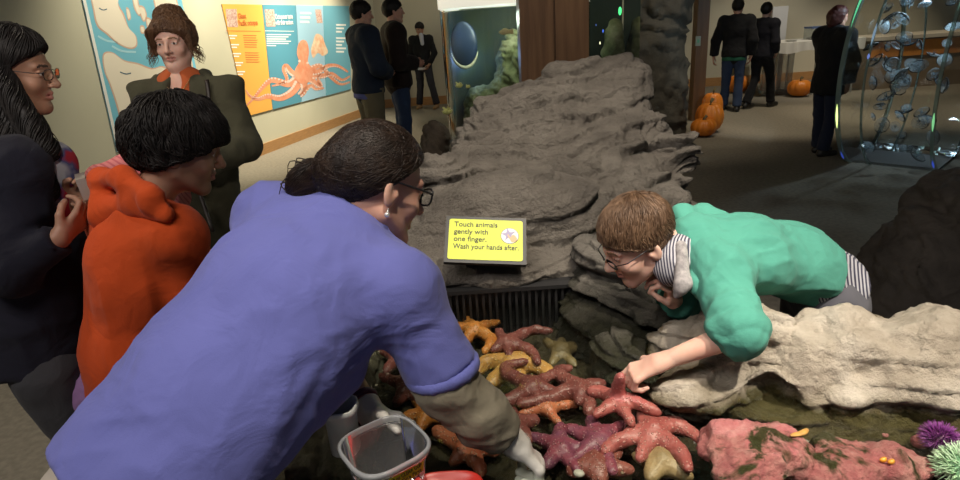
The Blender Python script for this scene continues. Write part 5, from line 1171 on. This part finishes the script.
HB_C = blob('hair', [(hairshell(c, R_, HSZ, .014, (lambda T, s: El(T(.01, -.060, .118), (.066, .055, .044), None, .02), lambda T, s: El(T(0, -.05, .03), (.085, .07, .07), None, .03), lambda T, s: Cn(T(.03, .076, .088), T(.064, .066, .045), .014, .010, sm=.02), lambda T, s: Cn(T(.07, .05, .05), T(.082, .035, -.03), .018, .012, sm=.02), lambda T, s: Cn(T(-.07, .05, .05), T(-.08, .03, -.02), .016, .008, sm=.02)), plane=(.75, -.002)), .0035)], H_CHEST, root, disp=lambda v: .004 * fbm(v * 45, 2))
grow('hair_strands', HB_C, root, c, R_, HSZ, H_CHEST, lambda l: V(-l[0], -.05 - l[1], .17 - l[2]) if l[2] < .12 else V(-l[1] - .05, l[0], 0), 2400, .06, .0022, .004, 7, 12, .15, wave=.002)
rs = np.random.RandomState(4); paths = []
for i in range(60):
    sg = rs.choice([-1, 1]); y = rs.uniform(-.02, .06); a = V(sg * .078, y, rs.uniform(-.02, .03)); pts_ = [T(*a)]
    for k in range(1, 7): pts_.append(T(*(a + V(sg * (.006 * k + .008 * math.sin(k * 1.6 + i)), .010 * math.cos(k * 1.7 + i), -.014 * k))))
    paths.append(cat(pts_, 3))
for sg in (-1, 1):
    pp_ = [p for p in paths if ((p[0] - c) @ R_)[0] * sg > 0]; strands('hair_wisps', pp_, [.0018] * len(pp_), H_CHEST, root)
paths = []
for i in range(70):  # the fringe swept to one side
    x = rs.uniform(.02, .075); a = V(.0 + .3 * x, .085, .095 + rs.uniform(-.01, .01)); paths.append(cat([T(*a), T(*(V(x * .7 + .02, .094, .07))), T(x * .6 + .035, .084, .045 + rs.uniform(-.01, .01)), T(x * .35 + .055, .066, rs.uniform(-.01, .02))], 4))
strands('fringe', paths, [.0022] * len(paths), H_CHEST, root)

# ---- dark haired girl at the left edge
s = 1.0; J = dict(pel=P(54, 350, 1.84), waist=P(40, 285, 1.80), chest=P(28, 205, 1.75), neck=P(12, 132, 1.74), shR=P(20, 168, 1.64), shL=P(-5, 152, 1.95), elR=P(12, 270, 1.60), wrR=P(58, 240, 1.60), elL=P(52, 245, 1.92), wrL=P(74, 206, 1.76), head=P(14, 72, 1.75), s=.98)
J['side'] = nrm(V(.3, -.95, 0)); J['R'] = headframe((.93, .22, -.16)); HSZ = .98
legs_from(J, 1.0, .09, toe=(.9, .3, 0))
hsp = dict(R=dict(d=P(86, 214, 1.66) - J['wrR'], pn=V(0, .8, .5), t=V(0, -.2, 1), s=.92, curl=.6), L=dict(d=P(90, 185, 1.74) - J['wrL'], pn=V(.2, -.9, 0), t=V(0, 0, 1), s=.9, curl=.7))
root = person(J, 'girl with long black hair and glasses in a dark jacket at the left edge', SKINT, .009, .003, head_s=HSZ, handspec=hsp)
NAVY = cloth('jacket_black', (.016, .016, .026), (.010, .010, .018), .9)
pr = [Cn(J['pel'] + V(-.04, 0, -.02), J['waist'], .175, .168, J['side'], .84, .05, fa=True), Cn(J['waist'], J['chest'], .168, .172, J['side'], .80, .05), Cn(J['chest'], J['neck'] + V(0, 0, -.02), .172, .09, J['side'], .70, .05, fb=True), Cn(J['shR'], J['shL'], .07, .07, sm=.04), Cn(J['chest'], J['shR'], .1, .08, sm=.05),
      Cn(J['shR'], J['elR'], .068, .058, sm=.03), Cn(J['elR'], J['wrR'], .058, .042, sm=.03, fb=True), Cn(J['shL'], J['elL'], .078, .066, sm=.03), Cn(J['elL'], J['wrL'], .066, .046, sm=.03, fb=True), El(P(62, 195, 1.72), (.05, .05, .11), None, .03, 'sub')]
blob('jacket', [(pr, .009)], NAVY, root, disp=lambda v: .008 * ridge(v * 7, 2))
m, nt, b_ = newmat('tshirt_red_blue'); f_, _ = noisen(nt, 16, 2, .4); nt.links.new(ramp(nt, f_, [(.40, (.50, .03, .06)), (.50, (.10, .12, .32)), (.62, (.55, .58, .66))]), b_.inputs['Base Color']); b_.inputs['Roughness'].default_value = .9
blob('tshirt', [([Cn(P(44, 240, 1.76), P(48, 165, 1.74), .085, .075, sm=.03)], .009)], m, root)
blob('trousers', [(legprims(J, .004, .98), .010)], cloth('trousers_charcoal', (.05, .05, .055)), root, disp=folds(.008, 7)); shoes(J, mat('shoe_dark', (.02, .02, .02), .6), root, 1)
c = J['head']; R_ = J['R']; T = lambda x, y, z: c + R_ @ (V(x, y, z) * HSZ)
HB_G = blob('hair', [(hairshell(c, R_, HSZ, .018, (lambda T, s: El(T(0, -.06, .0), (.088, .06, .09), None, .03),), plane=(.9, .0)), .004), ([Cn(T(0, -.06, 0), J['neck'] + V(-.02, .0, -.02), .085, .09, sm=.05), Cn(J['neck'] + V(-.02, 0, -.02), P(40, 190, 1.66), .08, .045, sm=.05), Cn(J['neck'] + V(-.02, 0, -.02), P(10, 215, 1.62), .085, .05, sm=.05), Cn(T(.07, -.02, .03), P(45, 150, 1.66), .028, .035, sm=.03), El(T(0, .10, -.05), (.06, .085, .1), None, .02, 'sub')], .006)], H_BLACK, root, disp=lambda v: .004 * noise(v * V(45, 45, 6)))
grow('hair_strands', HB_G, root, c, R_, HSZ, H_BLACK, lambda l: V(l[0] * 6, -.25, -1.0), 3600, .11, .0024, .003, 8, 15, .08)
glasses(c, R_, HSZ, FRAME, LENS, root, .025, .015, .0012, .002)
qc = P(84, 186, 1.68); cm = thing('camera', qc, 'small silver camera held up by the dark haired girl', 'camera')
bm_ = MB(); R3 = headframe((.8, .5, .1)); bm_.box(qc, (.048, .012, .029), 0, R3); o = bm_.obj('body', mat('camera_silver', (.50, .47, .40), .35, metal=.5), cm)
MB().tube([qc + R3 @ V(.008, .012, 0), qc + R3 @ V(.008, .028, 0)], [.02, .018], 20).obj('camera_lens', mat('camera_lens_dark', (.05, .05, .05), .2), cm, True)

# ---- child in pink and lilac behind the orange boy
J = dict(pel=P(150, 325, 2.05), waist=P(150, 290, 2.05), chest=P(150, 215, 2.05), neck=P(160, 172, 2.05), shR=P(135, 186, 2.02), shL=P(172, 196, 2.12), elR=P(106, 166, 1.98), wrR=P(128, 146, 1.98), elL=P(170, 240, 2.2), wrL=P(165, 260, 2.0), head=P(170, 134, 2.03), s=.80)
J['elR'] = P(100, 178, 1.98); J['wrR'] = P(150, 150, 1.96)
J['side'] = nrm(V(.7, -.7, 0)); J['R'] = headframe((.7, .5, -.3)); legs_from(J, .8, .08, toe=(.7, .6, 0))
root = person(J, 'child in a striped pink top and lilac skirt, mostly hidden behind the orange boy', SKINL, .010, .005, head_s=.85, hands=())
m, nt, b_ = newmat('knit_pink'); tcn = nt.nodes.new('ShaderNodeTexCoord'); wv = nt.nodes.new('ShaderNodeTexWave'); wv.inputs['Scale'].default_value = 24; wv.bands_direction = 'DIAGONAL'; nt.links.new(tcn.outputs['Object'], wv.inputs[0]); nt.links.new(ramp(nt, wv.outputs['Fac'], [(.1, (.50, .12, .14)), (.5, (.66, .22, .22))]), b_.inputs['Base Color']); b_.inputs['Roughness'].default_value = .95
blob('pink_top', [(torso(J, .006, .8) + armprims(J, 'R', .006, .8, 1.0) + armprims(J, 'L', .006, .8, 1.0), .008)], m, root, disp=folds(.004, 12))
LIL = cloth('lilac_cloth', (.30, .17, .34), (.24, .13, .28)); sk = [Cn(J['waist'], P(140, 352, 2.0), .13, .16, J['side'], .85, .03), Cn(P(140, 352, 2.0), P(100, 388, 1.84), .13, .085, sm=.05), Cn(P(96, 362, 1.84), P(92, 384, 1.84), .055, .045, sm=.03, fb=True), Cn(P(92, 384, 1.84), P(80, 404, 1.82), .045, .045, sm=.03, fb=True), Cn(P(120, 330, 1.9), P(100, 358, 1.86), .07, .035, sm=.03)]
blob('lilac_skirt', [(sk, .008)], LIL, root, disp=lambda v: .008 * ridge(v * V(18, 18, 10), 2))
blob('trousers', [(legprims(J, .012, .8), .012)], cloth('leggings_grey', (.10, .10, .11)), root); blob('hair', [(hairshell(J['head'], J['R'], .85, .016), .006)], H_BLACK, root)

# ---- people further away
def far(J, label, skin, top, bottom, hair, shoe, hem=.0, bulky=.014, extra=None, topname='jacket', g2=.012, longhair=0, vox=.012, hairg=.012, undercolor=None, hems=None):
    root = person(J, label, skin, .013, .006, hs=1)
    s = J['s']; hm = J['pel'] + (J['pel'] - J['waist']) * (hem + .35)
    pr = torso(J, bulky, s, hem=hm) + armprims(J, 'L', bulky, s, .96, flare=.004) + armprims(J, 'R', bulky, s, .96, flare=.004) + [Cn(J['neck'] - V(0, 0, .03), J['neck'] + V(0, 0, .02), .075 * s, .068 * s, sm=.03, fb=True)]
    blob(topname, [(pr, vox)], top, root, disp=folds(.009, 6, seed=J['pel'][0]))
    if undercolor: blob('shirt_hem', [([Cn(J['pel'], J['pel'] + (J['pel'] - J['waist']) * (hem + .35 + .42), (.15 * s + bulky - .004), (.15 * s + bulky), J['side'], .74, .04, fb=True)], vox)], undercolor, root)
    blob('trousers', [(legprims(J, g2, s, flare=.018), vox)], bottom, root, disp=folds(.010, 6))
    shoes(J, shoe, root, s)
    ex = [lambda T, s: El(T(0, -.04, .02), (.08 * s, .065 * s, .085 * s), None, .03)]
    if longhair: ex += [lambda T, s: Cn(T(0, -.07, .0), T(0, -.075, -longhair), .07 * s, .06 * s, sm=.05), lambda T, s: Cn(T(.07, -.02, .02), T(.065, -.03, -longhair * .8), .028 * s, .02 * s, sm=.05), lambda T, s: Cn(T(-.07, -.02, .02), T(-.065, -.03, -longhair * .8), .028 * s, .02 * s, sm=.05)]
    blob('hair', [(hairshell(J['head'], J['R'], s, hairg, ex, plane=(.7, -.01), cut=not longhair), .006)] if not longhair else [(hairshell(J['head'], J['R'], s, hairg, ex[:0], plane=(.85, .0)), .006), ([e(lambda x, y, z: J['head'] + J['R'] @ (V(x, y, z) * s), s) for e in ex], .006)], hair, root, disp=lambda v: .003 * noise(v * 40))
    return root
BLKS = mat('shoe_leather', (.02, .018, .016), .45); JEAN = cloth('jeans_blue', (.025, .04, .085), (.035, .055, .11)); BLKT = cloth('cloth_black', (.012, .012, .014), (.008, .008, .010)); KHA = cloth('khaki', (.155, .135, .085), (.135, .115, .07))
def gp(x, y): g = G(x, y); return g[0], g[1]
def hh(g, y):  # height whose top meets pixel row y
    lo, hi = .5, 2.6
    for _ in range(40):
        m_ = (lo + hi) / 2; q = V(g[0], g[1], m_) - CAM; py = 240 - F * (q @ UP) / (q @ FW)
        if py > y: lo = m_
        else: hi = m_
    return lo
g_ = gp(379, 174); J = stand(*g_, hh(g_, 0), math.radians(-62), elR=(.16, .02, .64), wrR=(.07, .10, .60), elL=(-.15, .02, .64), wrL=(-.07, .12, .60), face=(.1, 1, -.1))
far(J, 'stout man in a navy fleece and khaki trousers standing by the banner', SKIN, cloth('fleece_navy', (.018, .026, .045), (.014, .02, .036)), KHA, H_BLACK, BLKS, bulky=.055, g2=.035, topname='fleece', undercolor=cloth('shirt_blue', (.10, .11, .30)))
g_ = gp(407, 163); J = stand(*g_, hh(g_, -2), math.radians(-75), elR=(.15, -.01, .64), wrR=(.05, .11, .62), elL=(-.15, .02, .64), wrL=(-.06, .12, .62), face=(.0, 1, .0))
far(J, 'man in a dark brown jacket and jeans beside the man in khaki trousers', SKIN, cloth('jacket_brown', (.022, .014, .012), (.016, .010, .009)), JEAN, H_BLACK, BLKS, bulky=.05)
g_ = (G(427, 108)[0], 12.55); J = stand(*g_, hh(g_, 22), math.radians(165), elR=(.15, .0, .64), wrR=(.07, .08, .56), elL=(-.16, .02, .64), wrL=(-.10, .06, .52), face=(.25, 1, -.45), anL=(-.15, .06, .05), knL=(-.10, .05, .285), anR=(.08, .03, .05))
r_ = far(J, 'man leaning at the far wall in a black jacket looking down', SKINT, BLKT, cloth('jeans_black', (.03, .03, .04)), H_BLACK, mat('boot_tan', (.30, .19, .09), .7), bulky=.02, undercolor=cloth('shirt_white', (.55, .55, .6)))
blob('shirt_front', [([Cn(J['chest'] + V(.03, -.12, .06), J['chest'] + V(.02, -.115, .22), .035, .045, sm=.02)], .01)], cloth('shirt_pale', (.45, .47, .55)), r_)
g_ = gp(730, 111); J = stand(*g_, hh(g_, -2), math.radians(-28), elR=(.15, -.03, .64), wrR=(.14, .0, .50), elL=(-.17, .0, .64), wrL=(-.18, .02, .50), anR=(.06, -.04, .05), anL=(-.07, .06, .05), face=(.1, 1, 0))
far(J, 'man in a black jacket with a green shirt hem, left of the walking couple', SKIN, BLKT, JEAN, H_BLACK, BLKS, bulky=.035, undercolor=cloth('shirt_green', (.02, .10, .06)), hairg=.014)
g_ = gp(757, 108); J = stand(*g_, hh(g_, 2), math.radians(-60), elR=(.14, -.01, .64), wrR=(.10, .07, .54), elL=(-.14, .0, .64), wrL=(-.10, .06, .54), anR=(.05, .13, .055), knR=(.05, .10, .29), anL=(-.05, -.11, .06), knL=(-.05, -.0, .285), face=(-.2, 1, 0))
far(J, 'dark haired person in black clothes striding, right of the walking couple', SKIN, cloth('jacket_dark', (.014, .014, .02)), BLKT, H_BLACK, BLKS, bulky=.025)
g_ = gp(819, 155); J = stand(*g_, hh(g_, 5), math.radians(-80), elR=(.13, .04, .65), wrR=(.10, .06, .50), elL=(-.13, .05, .65), wrL=(-.02, .14, .64), anR=(.05, -.02, .05), anL=(-.06, .03, .05), face=(-.05, 1, -.05))
far(J, 'woman with dark red hair in a long black jacket beside the jellyfish tank', SKIN, BLKT, cloth('jeans_navy', (.018, .024, .05)), H_RED, BLKS, hem=.75, bulky=.045, longhair=.06)

# ================================================================== LIGHT
def spot(name, loc, tgt, e, size, col=(1, .86, .68), blend=.6, r=.12):
    l = bpy.data.lights.new(name, 'SPOT'); l.energy = e; l.spot_size = math.radians(size); l.spot_blend = blend; l.color = col; l.shadow_soft_size = r
    o = bpy.data.objects.new(name, l); COL.objects.link(o); o.location = tuple(map(float, loc)); o.rotation_euler = (Vector(tuple(map(float, tgt))) - Vector(tuple(map(float, loc)))).to_track_quat('-Z', 'Y').to_euler(); return o
def area(name, loc, tgt, e, sx, sy, col=(1, .88, .72)):
    l = bpy.data.lights.new(name, 'AREA'); l.energy = e; l.shape = 'RECTANGLE'; l.size = sx; l.size_y = sy; l.color = col
    o = bpy.data.objects.new(name, l); COL.objects.link(o); o.location = tuple(map(float, loc)); o.rotation_euler = (Vector(tuple(map(float, tgt))) - Vector(tuple(map(float, loc)))).to_track_quat('-Z', 'Y').to_euler(); return o
spot('pool_spot', (1.35, .05, 3.7), (.80, 1.25, .85), 600, 28, (1, .89, .74), .7, .05)
spot('pool_spot', (.35, .5, 3.8), (.10, 1.1, .8), 190, 40, (1, .88, .72), .8, .05)
spot('rock_spot', (.75, 1.9, 3.9), (.30, 2.6, .9), 340, 50, (1, .88, .73), .8, .06)
spot('sign_spot', (-.15, .5, 3.7), (.15, 2.1, .95), 60, 40, (1, .87, .70), .8, .08)
spot('face_fill', (.5, -1.0, 3.1), (-1.25, 2.5, 1.5), 170, 22, (1, .86, .72), .8, .1)  # added fill on the coat woman's face, no known fixture
area('hall_light', (-1.2, -.3, 3.8), (-.4, 1.2, .9), 75, 1.6, 1.2, (1, .92, .86))
spot('column_fill', (1.2, 3.2, 3.9), (.7, 4.6, 1.6), 90, 60, (1, .85, .66), .8, .1)  # added fill to lift the dark wooden column
spot('column_fill', (2.2, 6.2, 3.9), (2.4, 7.8, 1.0), 110, 60, (1, .85, .66), .8, .1)  # added fill to bring out the rock column
for i, y in enumerate((7.2, 8.8, 10.4)):
    p = WA + WT * ((y - WA[1]) / WT[1]) + WN * 1.3; t = p - WN * 1.3
    spot('wall_washer', (p[0], p[1], 3.8), (t[0], t[1], 1.5), 360 + 170 * i, 75, (1, .90, .68), .8, .1)
spot('floor_spot', (-2.0, 8.8, 3.9), (-2.0, 8.8, 0), 300, 60, (1, .87, .66))
spot('floor_spot', (4.5, 8.6, 3.9), (4.5, 8.8, 0), 270, 50, (1, .86, .64))
spot('floor_spot', (-2.6, 2.2, 3.9), (-2.2, 2.0, 0), 150, 80, (1, .88, .68))
spot('floor_spot', (6.6, 8.6, 3.9), (6.6, 8.9, 0), 240, 60, (1, .86, .64))  # added to brighten the floor seen through the drum tank
spot('drum_view_fill', (8.2, 10, 3.9), (8.2, 11.5, .8), 220, 60, (1, .82, .6))  # added fill lightening what lies behind the drum tank
spot('pumpkin_spot', (3.6, 7.2, 3.9), (3.1, 8.0, 0.2), 60, 28, (1, .86, .64))
spot('table_spot', (5.9, 9.5, 3.9), (5.9, 11.6, .9), 260, 60, (1, .90, .74))
spot('back_wall_spot', (1.5, 10.8, 3.9), (-.8, 13, 1.2), 120, 80, (1, .9, .72))
def point(name, loc, e, col, r=.05):
    l = bpy.data.lights.new(name, 'POINT'); l.energy = e; l.color = col; l.shadow_soft_size = r; o = bpy.data.objects.new(name, l); COL.objects.link(o); o.location = tuple(map(float, loc))
point('aquarium_lamp', TK + V(.0, -.30, 1.62), 9, (.9, 1, .85))
point('aquarium_lamp', TK + V(-.3, .28, 1.3), 3, (.3, .5, 1))
point('drum_lamp', (ca + cb) / 2 + V(0, 0, .80), 34, (.65, .85, 1))
W = bpy.data.worlds.new('room_air'); S.world = W; W.use_nodes = True; bg = W.node_tree.nodes['Background']; bg.inputs[0].default_value = (.75, .78, .9, 1); bg.inputs[1].default_value = .10
S.view_settings.view_transform = 'Standard'; S.view_settings.look = 'None'; S.view_settings.exposure = 0; S.view_settings.gamma = 1; S.view_settings.use_curve_mapping = False
S.cycles.max_bounces = 8; S.cycles.transparent_max_bounces = 24; S.cycles.use_denoising = True; S.cycles.sample_clamp_indirect = 4; S.cycles.caustics_reflective = False; S.cycles.caustics_refractive = False
